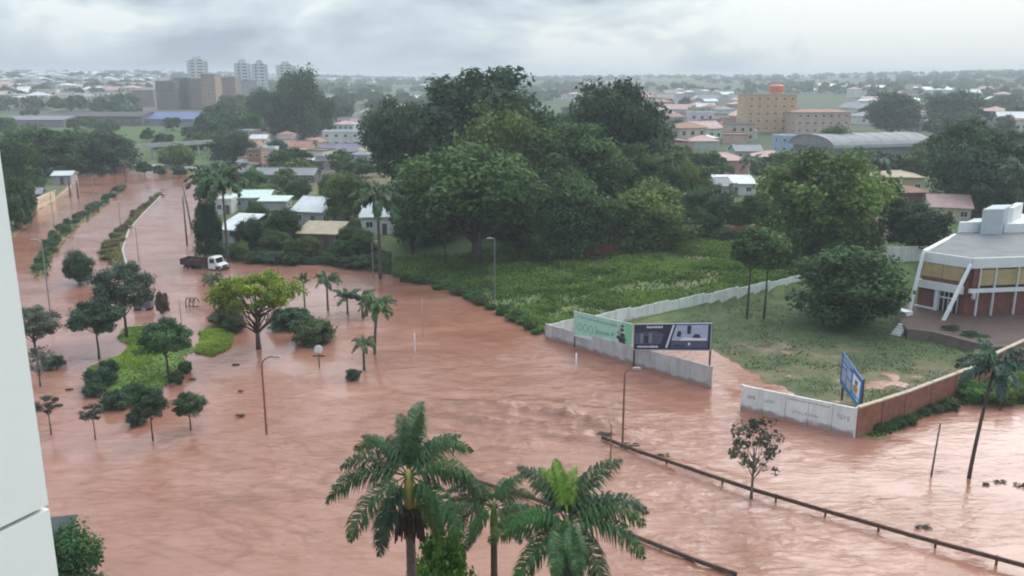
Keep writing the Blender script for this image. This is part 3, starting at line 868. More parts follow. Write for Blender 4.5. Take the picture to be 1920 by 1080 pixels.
# ------------------------------------------------------------------ billboards
def billboard(name, label, BL, BR, z0, z1, posts, print_fn, frame_mat, cat='billboard', back=.0, pz=-1.0):
    """panel between ground points BL-BR from height z0 to z1 (pairs allowed)"""
    o = thing(name, label, cat, BL)
    slab(MB(BL), BL, BR, 0, 1, z0, z1, -.05, .0).build('panel', MATS['board_back'], o)
    za, zb_ = (z0 if hasattr(z0, '__len__') else (z0, z0)); ta, tb_ = (z1 if hasattr(z1, '__len__') else (z1, z1))
    L_ = (BR - BL).to_2d().length; e_ = .07 / L_
    slab(MB(BL), BL, BR, -e_, 1 + e_, (ta, tb_), (ta + .09, tb_ + .09), -.08, .045).build('frame_rail', frame_mat, o)
    slab(MB(BL), BL, BR, -e_, 1 + e_, (za - .09, zb_ - .09), (za, zb_), -.08, .045).build('frame_rail', frame_mat, o)
    slab(MB(BL), BL, BR, -e_, 0, (za, za), (ta, ta), -.08, .045).build('frame_rail', frame_mat, o)
    slab(MB(BL), BL, BR, 1, 1 + e_, (zb_, zb_), (tb_, tb_), -.08, .045).build('frame_rail', frame_mat, o)
    for f in posts:
        slab(MB(BL), BL, BR, f - .08 / L_, f + .08 / L_, pz, (ta + (tb_ - ta) * f) + .1, -.26, -.1).build('post', STEEL, o)
        slab(MB(BL), BL, BR, f - .04 / L_, f + .04 / L_, za + (ta - za) * .3, za + (ta - za) * .38, -.1, -.05).build('bracket', STEEL, o)
    n = nrm2(BL, BR); cnt = [0]
    def pr(pts, mat, nm='print'):
        cnt[0] += 1; off = .004 + .0012 * cnt[0]
        mb = MB(BL); q = []
        for (a, b) in pts:
            p = Vector((BL[0], BL[1], 0)).lerp(Vector((BR[0], BR[1], 0)), a) + n * off
            q.append((p.x, p.y, (za + (zb_ - za) * a) * (1 - b) + (ta + (tb_ - ta) * a) * b))
        mb.face(q); mb.build(nm, mat, o)
    print_fn(pr)
    return o
def rect(a0, b0, a1, b1, sk=0.0):
    return [(a0, b0), (a1, b0 ), (a1 + sk, b1), (a0 + sk, b1)]
pm('board_back', (0.30, 0.30, 0.29), .6, .1, 1, .05)
def dots(pr, a0, a1, b, h, n, mat, seed):
    g = random.Random(seed); x = a0
    while x < a1:
        w = g.uniform(.5, 1.3) * (a1 - a0) / n
        pr(rect(x, b, min(a1, x + w * .75), b + h * g.uniform(.7, 1)), mat, 'lettering'); x += w
gP = flat('print_pale_green', (.42, .66, .51)); gM = flat('print_mid_green', (.20, .46, .34)); gB = flat('print_bright_green', (.24, .60, .34)); gW = flat('print_off_white', (.72, .74, .68))
blk = flat('print_black', (.03, .035, .035)); nav = flat('print_navy', (.028, .032, .062)); nav2 = flat('print_slate', (.085, .095, .14)); greyb = flat('print_grey_blue', (.40, .46, .58)); whi = flat('print_white', (.78, .79, .80))
def green_print(pr):
    pr(rect(0, 0, 1, 1), gP)
    pr([(0, 0), (1, 0), (1, .14), (.6, .2), (0, .04)], gW)
    pr([(.86, .14), (1, .14), (1, 1), (.90, 1)], gB)
    g = random.Random(4); x = .06
    while x < .74:
        w = g.uniform(.018, .045); pr(rect(x, .80 - x * .06, x + w, .90 - x * .06), gM, 'lettering'); x += w + .012
    for cx_ in (.10, .205, .30):                       # big outlined figures
        ring = [(cx_ + .045 * math.cos(t * math.pi / 6), .42 + .17 * math.sin(t * math.pi / 6)) for t in range(12)]
        pr(ring, gM, 'lettering'); pr([(cx_ + (a - cx_) * .62, .42 + (b - .42) * .72) for a, b in ring], gP)
    pr([(.375, .25), (.40, .25), (.425, .42), (.40, .6), (.375, .6), (.398, .42)], gM, 'lettering')
    dots(pr, .42, .63, .33, .13, 8, gM, 6)
    pr(rect(.66, .33, .685, .52), gM, 'lettering'); pr(rect(.69, .38, .705, .50), gM, 'lettering')
    for (a, b, r_) in ((.845, .86, .035), (.84, .70, .045), (.80, .55, .055), (.85, .48, .06), (.79, .36, .055), (.86, .33, .06), (.82, .24, .055), (.87, .20, .045)):
        pr([(a + r_ * .8 * math.cos(t * .9) * g.uniform(.7, 1.1), b + r_ * 1.7 * math.sin(t * .9) * g.uniform(.7, 1.1)) for t in range(7)], blk)
    pr([(.775, .5), (.80, .86), (.825, .86), (.82, .5)], flat('print_tan', (.42, .38, .28)))
gl, grr = P(1076, 652), P(1183, 682)
billboard('green_billboard', 'pale green billboard over the low front wall', gl, grr, (ZV(gl, 629), ZV(grr, 655)), (ZV(gl, 585), ZV(grr, 609)), (0.0,), green_print, flat('frame_green_white', (.5, .56, .5)))
def dark_print(pr):
    pr(rect(0, 0, 1, 1), nav)
    pr([(.01, .22), (.36, .22), (.40, .62), (.28, .74), (.01, .66)], nav2)
    pr(rect(.085, .27, .125, .64), flat('print_mauve', (.22, .22, .27))); pr(rect(.20, .27, .24, .66), MATS['print_mauve']); pr(rect(.13, .27, .195, .55), blk)
    dots(pr, .17, .38, .86, .09, 9, whi, 8)
    dots(pr, .05, .33, .08, .08, 12, whi, 9)
    pr([(.425, .08), (.447, .08), (.535, .98), (.513, .98)], whi)
    pr([(.50, .36), (.975, .36), (.975, .97), (.56, .97)], greyb)
    pr(rect(.70, .62, .75, .95), nav); pr([(.76, .46), (.88, .46), (.86, .60), (.80, .62)], nav); pr([(.565, .52), (.62, .5), (.63, .68), (.60, .76), (.575, .7)], blk)
    pr([(.60, .36), (.95, .36), (.95, .44), (.66, .48)], whi)
    pr([(.50, .08), (.97, .08), (.97, .33), (.50, .33)], nav2); pr(rect(.72, .18, .745, .28), whi); pr(rect(.53, .12, .68, .2), nav)
    pr(rect(.965, .05, .99, .95), nav)
dl, dr = P(1187, 690), P(1328, 712)
dr = Vector((dr.x, dr.y + .0, 0))
billboard('dark_billboard', 'dark navy billboard with a white slash and room pictures', dl, dr, (ZV(dl, 655), ZV(dr, 656)), (ZV(dl, 609), ZV(dr, 607)), (0.0, 1.0), dark_print, flat('frame_grey', (.42, .43, .44)))
bF = flat('frame_blue', (.05, .15, .30))
def blue_print(pr):
    pr(rect(0, 0, 1, 1), flat('print_blue', (.05, .16, .36)))
    for (a0, b0, a1, b1) in ((.03, .62, .22, .72), (.03, .80, .40, .87), (.03, .92, .55, .97)): pr(rect(a0, b0, a1, b1), greyb)
    pr(rect(.04, .14, .24, .55), flat('print_lilac_grey', (.40, .40, .47))); pr(rect(.28, .10, .50, .42), MATS['print_lilac_grey']); pr(rect(.28, .48, .50, .76), greyb)
    pr([(.56, .26), (.92, .22), (.95, .88), (.58, .86)], whi)
    pr([(.62, .3), (.8, .28), (.84, .52), (.7, .6)], flat('print_orange', (.55, .22, .12))); pr([(.58, .28), (.66, .28), (.68, .5), (.58, .46)], flat('print_leaf', (.25, .38, .10)))
    pr([(.68, .6), (.80, .58), (.82, .74), (.70, .74)], nav2)
    pr(rect(.56, .06, .94, .20), flat('print_sky', (.12, .34, .56))); pr(rect(.80, .10, .9, .17), whi)
bl_, br_ = P(1573, 748), P(1610, 782)
billboard('blue_billboard', 'blue billboard seen edge on above the flooded lawn', bl_, br_, (ZV(bl_, 717), ZV(br_, 765)), (ZV(bl_, 661), ZV(br_, 714)), (.05, .97), blue_print, bF)

# ------------------------------------------------------------------ maroon and white building with terrace (right edge)
ZT = 1.25
UA, UB, UC = P(1722, 575, ZT), P(1810, 592, ZT), P(2060, 581, ZT)
ZR = ZV(UB, 484)
zsill_b, zsill_t = ZV(UB, 541), ZV(UB, 531)
mbld = thing('two_storey_building', 'white and maroon two storey building with slanting pillars and yellow blinds', 'building', UA)
UD = P(1793, 440, ZR); UD = Vector((UD.x, UD.y, ZT))
UE = Vector((UC.x + 6, UC.y + 26, ZT))
foot = [UA, UB, UC, UE, UD]
mb = MB(UA); mb.prism([UA + Vector((.4, .5, 0)), UB + Vector((0, .5, 0)), UC, UE, UD], 0.2, ZR - .7); mb.build('core_wall', MAROON, mbld)
mb = MB(UA); mb.prism([UA + Vector((.5, .4, 0)), UB + Vector((0, .4, 0)), UC, UE, UD + Vector((.3, 0, 0))], [ZR - .45, ZR - .45, ZR - .45, ZR + .15, ZR + .15], [ZR - .3, ZR - .3, ZR - .3, ZR + .3, ZR + .3])
mb.build('roof', pm('grey_roof_sheet', (.15, .153, .16), .7, .2, .5, .1, stain=(.09, .09, .094)), mbld)
for (A, B, nm) in ((UA, UB, 'parapet'), (UB, UC, 'parapet')):
    slab(MB(UA), A, B, 0, 1, ZR - 1.3, ZR, -.05, .18).build(nm, WHITEP, mbld)
slab(MB(UA), UD, UA, 0, 1, ZR - .8, ZR + .12, -.28, .28).build('parapet', WHITEP, mbld)
hs = ZR - ZT
# facade A (two parts of glazing above, white sill band, lobby below)
slab(MB(UA), UA, UB, .0, .86, ZT + hs * .47, ZT + hs * .575, -.2, .06).build('lower_maroon_strip', MAROON, mbld)  # maroon strip between the sill band and the windows
slab(MB(UA), UA, UB, -.05, .90, ZT + hs * .36, ZT + hs * .50, -.05, .22).build('sill_band', WHITEP, mbld)
for i in range(2):
    w_ = slab(MB(UA), UA, UB, .0 + .44 * i, .0 + .44 * i + .43, ZT + hs * .575, ZT + hs * .81, -.1, .08).build('window', BLIND, mbld)
slab(MB(UA), UA, UB, -.06, .40, ZT + .1, ZT + hs * .36, -.5, -.2).build('lobby_wall', MAROON, mbld)
slab(MB(UA), UA, UB, .32, .40, ZT - .2, ZT + hs * .36, -.15, .1).build('door_frame', WHITEP, mbld)
slab(MB(UA), UA, UB, -.08, .32, ZT, ZT + .22, -.15, .1).build('door_frame', WHITEP, mbld)
dm_ = slab(MB(UA), UA, UB, .42, .80, ZT + .05, ZT + hs * .35, -.35, -.1).build('entrance_glazing', GLASS, mbld)
for i in range(5):
    slab(MB(UA), UA, UB, .42 + .095 * i - .006, .42 + .095 * i + .006, ZT + .05, ZT + hs * .35, -.1, -.05).build('mullion', WHITEP, dm_)
slab(MB(UA), UA, UB, .42, .80, ZT + hs * .24, ZT + hs * .26, -.1, -.045).build('transom', WHITEP, dm_)
# facade B
slab(MB(UA), UB, UC, 0, 1, ZT + hs * .40, ZT + hs * .47, -.05, .2).build('sill_band', WHITEP, mbld)
lb = (UC - UB).to_2d().length
for i in range(6):
    f0 = .018 + i * .165
    slab(MB(UA), UB, UC, f0 + (.045 if i == 0 else 0) + .004, f0 + .155, ZT + hs * .52, ZT + hs * .79, -.1, .06).build('window', BLIND, mbld)
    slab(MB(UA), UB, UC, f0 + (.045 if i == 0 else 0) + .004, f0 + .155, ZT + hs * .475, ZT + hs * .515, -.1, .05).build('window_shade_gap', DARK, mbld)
    slab(MB(UA), UB, UC, f0 + .159, f0 + .166, -.2 + ZT, ZR - 1.25, -.05, .22).build('fin', WHITEP, mbld)
slab(MB(UA), UB, UC, .022, .062, ZT + hs * .48, ZT + hs * .84, -.1, .1).build('panel', MAROON, mbld)
slab(MB(UA), UB, UC, .062, .069, ZT - .2, ZR - 1.25, -.05, .22).build('fin', WHITEP, mbld)
slab(MB(UA), UB, UC, .026, .036, ZT + hs * .30, ZT + hs * .40, .0, .5).build('rain_spout', WHITEP, mbld)
def strut(top, bot, w, d):
    mb = MB(UA); i = len(mb.v)
    dx = Vector((1, .12, 0)).normalized(); dy = Vector((-.12, 1, 0)).normalized()
    lo = [bot + dx * a * w / 2 + dy * b * d / 2 for a, b in ((-1, -1), (1, -1), (1, 1), (-1, 1))]
    hi = [top + dx * a * w / 2 * .8 + dy * b * d / 2 for a, b in ((-1, -1), (1, -1), (1, 1), (-1, 1))]
    mb.v += [tuple(x) for x in lo + hi]
    for q in ((0, 3, 2, 1), (4, 5, 6, 7), (0, 1, 5, 4), (1, 2, 6, 5), (2, 3, 7, 6), (3, 0, 4, 7)): mb.f.append(q); mb.m.append(0)
    return mb.build('slanting_pillar', WHITEP, mbld)
nB = nrm2(UA, UB)
strut(Vector((UB.x, UB.y, ZR - .75)) + nB * .35, P(1769, 601, ZT - .1), .30, .42)
strut(Vector((UA.x, UA.y, ZR - .1)) + nB * .3, P(1705, 583, ZT - .1), .30, .42)
# stair tower and upper blocks behind
bdir = (UD - UA).normalized()
fdir = (UC - UB).normalized()
def pblock(name, u0, u1, vtop, y0, dep, mat, z0=3.0):
    # front face along the long facade's direction, sides along the roof's left edge
    k = y0 / (CT - (vtop - 540) / FPX * ST); zt = CH + k * (-ST - (vtop - 540) / FPX * CT)
    a_ = Vector(((u0 - 960) / FPX * k, y0, 0)); w_ = (u1 - u0) / FPX * k
    b_ = a_ + fdir * w_ * 1.02
    mb = MB(UA); mb.prism([a_, b_, b_ + bdir * dep, a_ + bdir * dep], z0, zt); return mb.build(name, mat, mbld)
pg = pm('pale_grey_render', (.46, .49, .49), .8, .08, .5, .05, stain=(.36, .38, .37), stain_amt=.4, streak=True)
pblock('upper_block', 1797, 1890, 424, UD.y + .4, 9, pg, ZR - .6)
pblock('stair_tower', 1843, 1886, 393, UD.y - .5, 6, pg, ZR - .6)
pblock('upper_block', 1884, 2030, 420, UD.y + 1.0, 12, WHITEP, ZR - .6)
pblock('upper_tower', 1886, 1902, 390, UD.y + 2.4, 7, WHITEP, ZR - .6)
pblock('parapet_block', 1798, 1842, 417, UD.y + .1, .8, WHITEP, ZR - .6)
# terrace with steps in front of the building
tpoly = [P(1690, 604, ZT), P(1702, 618, ZT), P(1745, 622, ZT), P(1862, 652, ZT), P(2000, 640, ZT), P(2200, 585, ZT), P(1900, 560, ZT), P(1700, 568, ZT)]
ter = thing('terrace', 'raised red paved terrace in front of the maroon building', 'terrace', tpoly[0])
mb = MB(tpoly[0]); mb.prism(tpoly, -.3, ZT - .05, 0); mb.build('paving', PAVE, ter)
for k in range(1, 4):
    slab(MB(tpoly[0]), tpoly[k], tpoly[k + 1], 0, 1, -.3, ZT + .12, -.15, .12).build('retaining_kerb', pm('dark_kerb%d' % k, (.16, .12, .10), .9, .2, 1.2, .2), ter)
st_a, st_b = P(1680, 612, .9), P(1698, 616, .9)
stp = thing('entrance_steps', 'short flight of pale steps up to the terrace', 'steps', Vector((st_a.x, st_a.y, 0)))
for k in range(5):
    slab(MB((st_a.x, st_a.y, 0)), st_a, st_b, 0, 1, -.2, .2 + .24 * k, .9 - .42 * k, 1.3 - .42 * k).build('step', WHITEP, stp)
ea, eb = P(1680, 585, ZT), P(1705, 592, ZT)
slab(MB(ea), ea, eb, 0, 1, ZT - .02, ZT + .5, -.6, .6).build('entrance_plinth', WHITEP, None)
tag(bpy.data.objects['entrance_plinth'], 'white low block at the foot of the left slanting pillar', 'plinth')
bpy.data.objects['entrance_plinth'].location = ea

# ------------------------------------------------------------------ houses
ROOFM = dict(
    terra=pm('terracotta_roof', (.33, .17, .125), .8, .22, .5, .3, stain=(.17, .12, .10)),
    pink=pm('faded_pink_roof', (.50, .32, .28), .75, .14, .4, .2, stain=(.33, .23, .2), stain_amt=.4),
    white=pm('white_sheet_roof', (.56, .57, .56), .5, .12, .4, .1, stain=(.34, .32, .30), stain_amt=.4),
    grey=pm('grey_fibre_roof', (.24, .235, .24), .7, .15, .5, .2, stain=(.18, .16, .15)),
    dark=pm('dark_fibre_roof', (.075, .068, .072), .75, .2, .5, .2),
    lilac=pm('lilac_grey_roof', (.20, .175, .225), .7, .15, .5, .2),
    tan=pm('tan_roof', (.42, .33, .22), .75, .15, .5, .2, stain=(.25, .19, .13)),
    pgreen=pm('pale_green_roof', (.52, .62, .55), .6, .1, .5, .1, stain=(.35, .4, .36)),
    blue=pm('blue_roof', (.085, .125, .26), .55, .12, .3, .05),
    brown=pm('brown_roof', (.22, .15, .11), .8, .2, .5, .2))
def roof_mb(mb, w, d, h, rh, kind_, m=0, ov=.45):
    W, D = w / 2 + ov, d / 2 + ov; t = .16
    if kind_ == 'flat':
        mb.box((0, 0, h + .1), (w + .3, d + .3, .2), m=m)
        for (c, s) in (((0, -d / 2, h + .35), (w + .24, .16, .5)), ((0, d / 2, h + .35), (w + .24, .16, .5)), ((-w / 2, 0, h + .351), (.16, d - .1, .5)), ((w / 2, 0, h + .351), (.16, d - .1, .5))): mb.box(c, s, m=m)
    elif kind_ == 'gable':
        for s in (-1, 1):
            e_ = (0, s * D, h - .12 * rh); r_ = (0, 0, h + rh)
            q = [(-W, e_[1], e_[2]), (W, e_[1], e_[2]), (W, 0, r_[2]), (-W, 0, r_[2])]
            if s > 0: q = q[::-1]
            mb.face([(x, y, z + t) for x, y, z in q], m); mb.face(q[::-1], m)
            mb.face([q[0], q[1], (q[1][0], q[1][1], q[1][2] + t), (q[0][0], q[0][1], q[0][2] + t)], m)
            mb.face([(-W, e_[1], e_[2]), (-W, e_[1], e_[2] + t), (-W, 0, r_[2] + t), (-W, 0, r_[2])], m); mb.face([(W, e_[1], e_[2]), (W, 0, r_[2]), (W, 0, r_[2] + t), (W, e_[1], e_[2] + t)], m)
        mb.tube([(-W, 0, h + rh + t), (W, 0, h + rh + t)], .12, 5, m)
    elif kind_ == 'hip':
        k = max(0.0, w / 2 - d / 2) if w > d else 0.0
        a = [(-W, -D, h), (W, -D, h), (W, D, h), (-W, D, h)]; r0, r1 = (-k, 0, h + rh), (k + .01, 0, h + rh)
        b = [(x, y, z + t) for x, y, z in a]
        mb.face([b[0], b[1], r1, r0], m); mb.face([b[1], b[2], r1], m); mb.face([b[2], b[3], r0, r1], m); mb.face([b[3], b[0], r0], m)
        for i in range(4): mb.face([a[i], a[(i + 1) % 4], b[(i + 1) % 4], b[i]], m)
        mb.face(a[::-1], m)
        mb.tube([(-k, 0, h + rh), (k + .02, 0, h + rh)], .12, 5, m)
        for i, q in enumerate((r0, r1, r1, r0)): mb.tube([b[i], q], .09, 4, m)
    elif kind_ == 'shed':
        mb.prism([(-W, -D), (W, -D), (W, D), (-W, D)], [h, h, h + rh, h + rh], [h + t, h + t, h + rh + t, h + rh + t], m)
    elif kind_ == 'barrel':
        n = 12; q = []
        for i in range(n + 1):
            a = math.pi * i / n; q.append((-W * math.cos(a), h + rh * math.sin(a)))
        for i in range(n):
            (x0, z0), (x1, z1) = q[i], q[i + 1]
            mb.face([(x0, -D, z0), (x1, -D, z1), (x1, D, z1), (x0, D, z0)], m)
        mb.face([(x, -D + .3, z) for x, z in q], m); mb.face([(x, D, z) for x, z in q][::-1], m)
    return mb
_wf = MB()
for c, s in (((0, 0, .47), (1, .1, .06)), ((0, 0, -.47), (1, .16, .06)), ((-.47, 0, 0), (.06, .1, .88)), ((.47, 0, 0), (.06, .1, .88)), ((0, 0, 0), (.04, .08, .88))): _wf.box(c, s)
WFM = _wf.mesh('window_frame', WHITEP); WPM = MB().box((0, .02, 0), (.9, .04, .9)).mesh('window_pane', GLASS)
_df = MB(); _df.box((0, 0, 0), (.9, .08, 2.1)); DRM = _df.mesh('door_leaf', flat('door_brown', (.12, .07, .045)))
def window(o, x, y, z, ww, wh, rz):
    f = ob('window', WFM, o, loc=(x, y, z), rot=(0, 0, rz), scale=(ww, 1, wh))
    ob('pane', WPM, f)
    return f
def house(u, vb, wpx, h, d, rh, rzd, rtype, roof, wall, name, label, floors=1, nw=3, cat='house', group=None, door=True, ov=.45, ns=1):
    p = T(u, vb); w = wpx * MPP(p)
    o = thing(name, label, cat, (p.x, p.y + d * .5, p.z), R(rzd), group)
    mb = MB(); mb.box((0, 0, h / 2 - 1), (w, d, h + 2))
    if rtype == 'gable':
        for s in (-1, 1): mb.face([(s * w / 2, -d / 2, h), (s * w / 2, d / 2, h), (s * w / 2, 0, h + rh * .98)][::s])
    mb.build('wall', TINTW, o, color=wall)
    roof_mb(MB(), w, d, h, rh, rtype, ov=ov).build('roof', ROOFM[roof], o)
    fh = h / floors
    for f in range(floors):
        for i in range(nw):
            x = -w / 2 + w * (i + .5) / nw
            if door and f == 0 and i == nw // 2:
                ob('door', DRM, o, loc=(x, -d / 2 - .03, 1.05)); continue
            window(o, x, -d / 2 - .03, f * fh + fh * .55, min(1.4, w / nw * .55), min(1.2, fh * .42), 0)
        for s in (-1, 1):
            for i in range(ns):
                window(o, s * (w / 2 + .03), -d / 2 + d * (i + .5) / ns, f * fh + fh * .55, min(1.3, d / ns * .5), min(1.2, fh * .42), R(90) * s)
    return o
WW = (.62, .61, .57); CR = (.55, .47, .33); PK = (.52, .32, .27); BR = (.30, .17, .12); GY = (.36, .36, .35); OR = (.50, .30, .15); TL = (.30, .42, .46); DK = (.14, .13, .12)
H = house
H(535, 345, 112, 2.6, 7, 1.5, -4, 'gable', 'grey', DK, 'long_house', 'long low house with grey roof and dark veranda in the left middle', nw=7)
H(640, 276, 70, 6.2, 9, .6, 0, 'flat', 'white', WW, 'white_house', 'white two storey flat roofed house among roofs left of the grove', floors=2, nw=4)
H(637, 300, 76, 3.0, 9, 2.4, 6, 'gable', 'lilac', GY, 'lilac_roofed_house', 'house with broad lilac grey gable roof below the white two storey house', nw=4)
H(476, 318, 25, 6.0, 7, .5, 5, 'flat', 'brown', (.33, .15, .10), 'brick_house', 'narrow red brown brick house left of the roofs cluster', floors=2, nw=2)
H(505, 304, 22, 4.6, 6, .4, 0, 'flat', 'white', WW, 'small_white_house', 'small white box house beside the narrow brick house', floors=2, nw=2)
H(512, 322, 26, 3.4, 7, 1.3, 8, 'gable', 'dark', GY, 'grey_house', 'small grey house with dark gable behind the long low house', nw=2)
H(563, 290, 42, 3.0, 8, 1.8, -10, 'gable', 'terra', PK, 'pink_walled_house', 'house with dull red roof and pinkish wall left of the lilac roof', nw=3)
H(688, 302, 36, 3.6, 8, 1.8, 14, 'hip', 'tan', CR, 'cream_house', 'cream house with pale roof at the left foot of the grove', nw=2)
H(484, 274, 30, 3.2, 8, 1.4, 0, 'gable', 'white', WW, 'white_roofed_cottage', 'cottage with white roof left of the round teal tree', nw=2)
H(690, 256, 30, 3.4, 8, 1.5, 0, 'hip', 'pink', PK, 'pink_roofed_house', 'little pink roofed house at the upper left of the grove', nw=2)
H(590, 262, 60, 3.0, 7, 1.2, 0, 'gable', 'grey', GY, 'grey_roofed_house', 'long grey roofed house above the lilac roof', nw=3)
H(615, 318, 44, 2.6, 6, 1.2, -6, 'gable', 'dark', DK, 'dark_cottage', 'dark cottage between the long low house and the grove', nw=2)
H(468, 393, 66, 2.8, 10, 1.0, 3, 'gable', 'pgreen', GY, 'pale_green_roofed_house', 'house with pale green roof right of the tall left palms', nw=3)
H(420, 402, 30, 3.0, 9, .4, 0, 'flat', 'white', WW, 'white_flat_roofed_house', 'white flat roofed house between the tall left palms', nw=2)
H(438, 456, 48, 2.4, 9, 1.6, -12, 'shed', 'white', GY, 'white_sloping_roof_shed', 'open shed with a white sloping roof behind the truck', nw=0, door=False)
H(600, 424, 84, 3.0, 12, 2.0, -14, 'gable', 'white', GY, 'white_sheet_roofed_house', 'broad white sheet roofed house in front of the olive tree', nw=3)
H(600, 466, 72, 2.6, 6, 1.2, -8, 'shed', 'tan', (.20, .13, .10), 'tan_roofed_shack', 'shack with tan sloping roof and dark open front at the flood edge', nw=2)
H(712, 440, 84, 3.6, 11, 2.2, 10, 'gable', 'white', WW, 'white_house_behind_palm', 'white roofed house behind the tall central palm', nw=3)
H(512, 396, 50, 2.2, 5, .5, 0, 'shed', 'pgreen', GY, 'pale_lean_to', 'pale lean to roof right of the pale green roof', nw=0, door=False)
H(535, 450, 22, 2.0, 4, .8, 10, 'gable', 'white', GY, 'tiny_white_hut', 'tiny white roofed hut left of the tan roofed shack', nw=0)
H(1018, 345, 36, 5.5, 7, 1.0, -12, 'gable', 'tan', OR, 'orange_house', 'orange house half hidden in the big grove', floors=2, nw=3)
H(1340, 370, 60, 2.8, 9, 1.4, 8, 'gable', 'grey', GY, 'grey_gabled_house', 'grey gabled house right of the grove below the pink house', nw=3)
H(1382, 366, 70, 2.8, 9, 1.2, -4, 'shed', 'white', WW, 'white_shed_roofed_house', 'house with wide white shed roof below the pink house', nw=3)
H(1362, 328, 76, 4.2, 10, 2.2, 6, 'hip', 'pink', (.52, .25, .22), 'pink_house', 'pink house with broad faded pink hip roof', nw=4)
H(1452, 316, 76, 3.4, 11, 2.0, -6, 'hip', 'pink', CR, 'pale_hip_roofed_house', 'house with pale pink hip roof right of the pink house', nw=4)
H(1404, 300, 50, 3.2, 10, 1.8, 0, 'gable', 'grey', GY, 'grey_roof_behind_pink_house', 'house with grey roof just behind the pink house', nw=3)
H(1474, 288, 32, 6.6, 7, .4, 10, 'flat', 'white', (.32, .45, .58), 'light_blue_house', 'narrow light blue house left of the curved roof hall', floors=2, nw=2)
H(1592, 326, 56, 3.0, 9, 1.6, 12, 'hip', 'tan', CR, 'tan_hip_roofed_house', 'tan hip roofed house behind the light green tree', nw=3)
H(1655, 342, 60, 3.2, 9, 1.7, 0, 'hip', 'grey', CR, 'grey_hip_roofed_house', 'house with grey hip roof below the curved roof hall', nw=3)
H(1690, 368, 84, 4.6, 9, 1.4, -8, 'hip', 'tan', (.50, .44, .26), 'yellow_house', 'yellow walled house with pale hip roof right of the light green tree', nw=4)
H(1712, 392, 68, 3.6, 8, 1.3, 6, 'hip', 'terra', BR, 'red_hip_roofed_house', 'brown house with red hip roof in front of the yellow house', nw=3)
H(1795, 416, 70, 3.0, 10, 1.8, -18, 'gable', 'pink', CR, 'salmon_roofed_house', 'house with salmon roof left of the pale stair tower', nw=3)
H(1842, 396, 46, 4.4, 8, 1.4, -10, 'shed', 'tan', OR, 'ochre_shed', 'ochre sloping roofed shed behind the pale stair tower', nw=1)
H(1652, 442, 22, 3.0, 5, .8, 0, 'gable', 'pink', PK, 'small_pink_house', 'small pink house glimpsed between the two large right trees', nw=1)
H(1062, 478, 34, 2.4, 5, .4, 0, 'flat', 'dark', (.12, .15, .17), 'dark_teal_shed', 'dark teal box shed at the back of the field', nw=1)
# ochre hotel and its lower wing
H(1442, 248, 94, 19, 16, 1.2, 4, 'flat', 'tan', (.58, .36, .20), 'ochre_hotel', 'tall ochre block with rows of small dark windows', floors=5, nw=6, cat='building', door=False, ns=3)
hp = T(1442, 248)
H(1540, 252, 104, 11, 14, 1.6, 4, 'hip', 'terra', (.56, .38, .30), 'hotel_wing', 'lower salmon wing right of the tall ochre block', floors=3, nw=7, cat='building', door=False, ns=2)
s_ = MPP(hp); tank = thing('water_tank', 'round red water tank on the ochre block roof', 'water tank', (hp.x + 16 * s_, hp.y + 7, hp.z + 19.2))
mb = MB(); mb.tube([(0, 0, 0), (0, 0, 1.6)], 3.6, 14); mb.build('base', TINTW, tank, color=(.60, .40, .21))
mb = MB(); mb.tube([(0, 0, 1.6), (0, 0, 4.6), (0, 0, 5.4)], [3.9, 3.9, 2.2], 16); mb.build('barrel', flat('tank_red', (.62, .16, .09)), tank)
# curved roof hall
pW = T(1640, 304); sW = MPP(pW)
hall = thing('barrel_roof_hall', 'long hall with a curved grey metal roof', 'building', (pW.x, pW.y + 14, pW.z), R(-72))
mb = MB(); mb.box((0, 0, 1.5), (24, 40, 7)); mb.build('wall', TINTW, hall, color=(.22, .22, .22))
roof_mb(MB(), 25, 42, 5, 4.2, 'barrel').build('roof', ROOFM['grey'], hall)
for k in range(7):
    mb = MB(); mb.tube([(-12.9 * math.cos(math.pi * i / 10), -18 + 6 * k, 5.03 + 4.24 * math.sin(math.pi * i / 10)) for i in range(11)], .09, 4); mb.build('roof_rib', GALV, hall)
# dark long depot with a blue roof end at the foot of the left hill
H(190, 236, 160, 5.5, 26, 2.0, -3, 'gable', 'dark', (.16, .13, .13), 'long_depot', 'long dark depot shed at the foot of the left hillside', nw=9, cat='building')
H(325, 236, 112, 4.0, 26, 3.4, -4, 'gable', 'blue', (.25, .26, .30), 'blue_roofed_depot', 'depot with blue sheet roof beside the long dark shed', nw=5, cat='building')
H(60, 238, 120, 4.0, 30, 1.4, 0, 'gable', 'lilac', (.26, .22, .22), 'lilac_depot', 'wide lilac roofed depot at the far left behind dark trees', nw=4, cat='building')
for i, (u, v, w_, nm) in enumerate(((1578, 170, 76, 'leftmost'), (1655, 174, 34, 'middle'), (1757, 178, 66, 'rightmost'))):
    H(u, v, w_, 6, 40, 3, 0, 'gable', 'white', WW, 'distant_white_hall', nm + ' of the three white roofed halls near the right horizon', nw=0, cat='building', door=False)
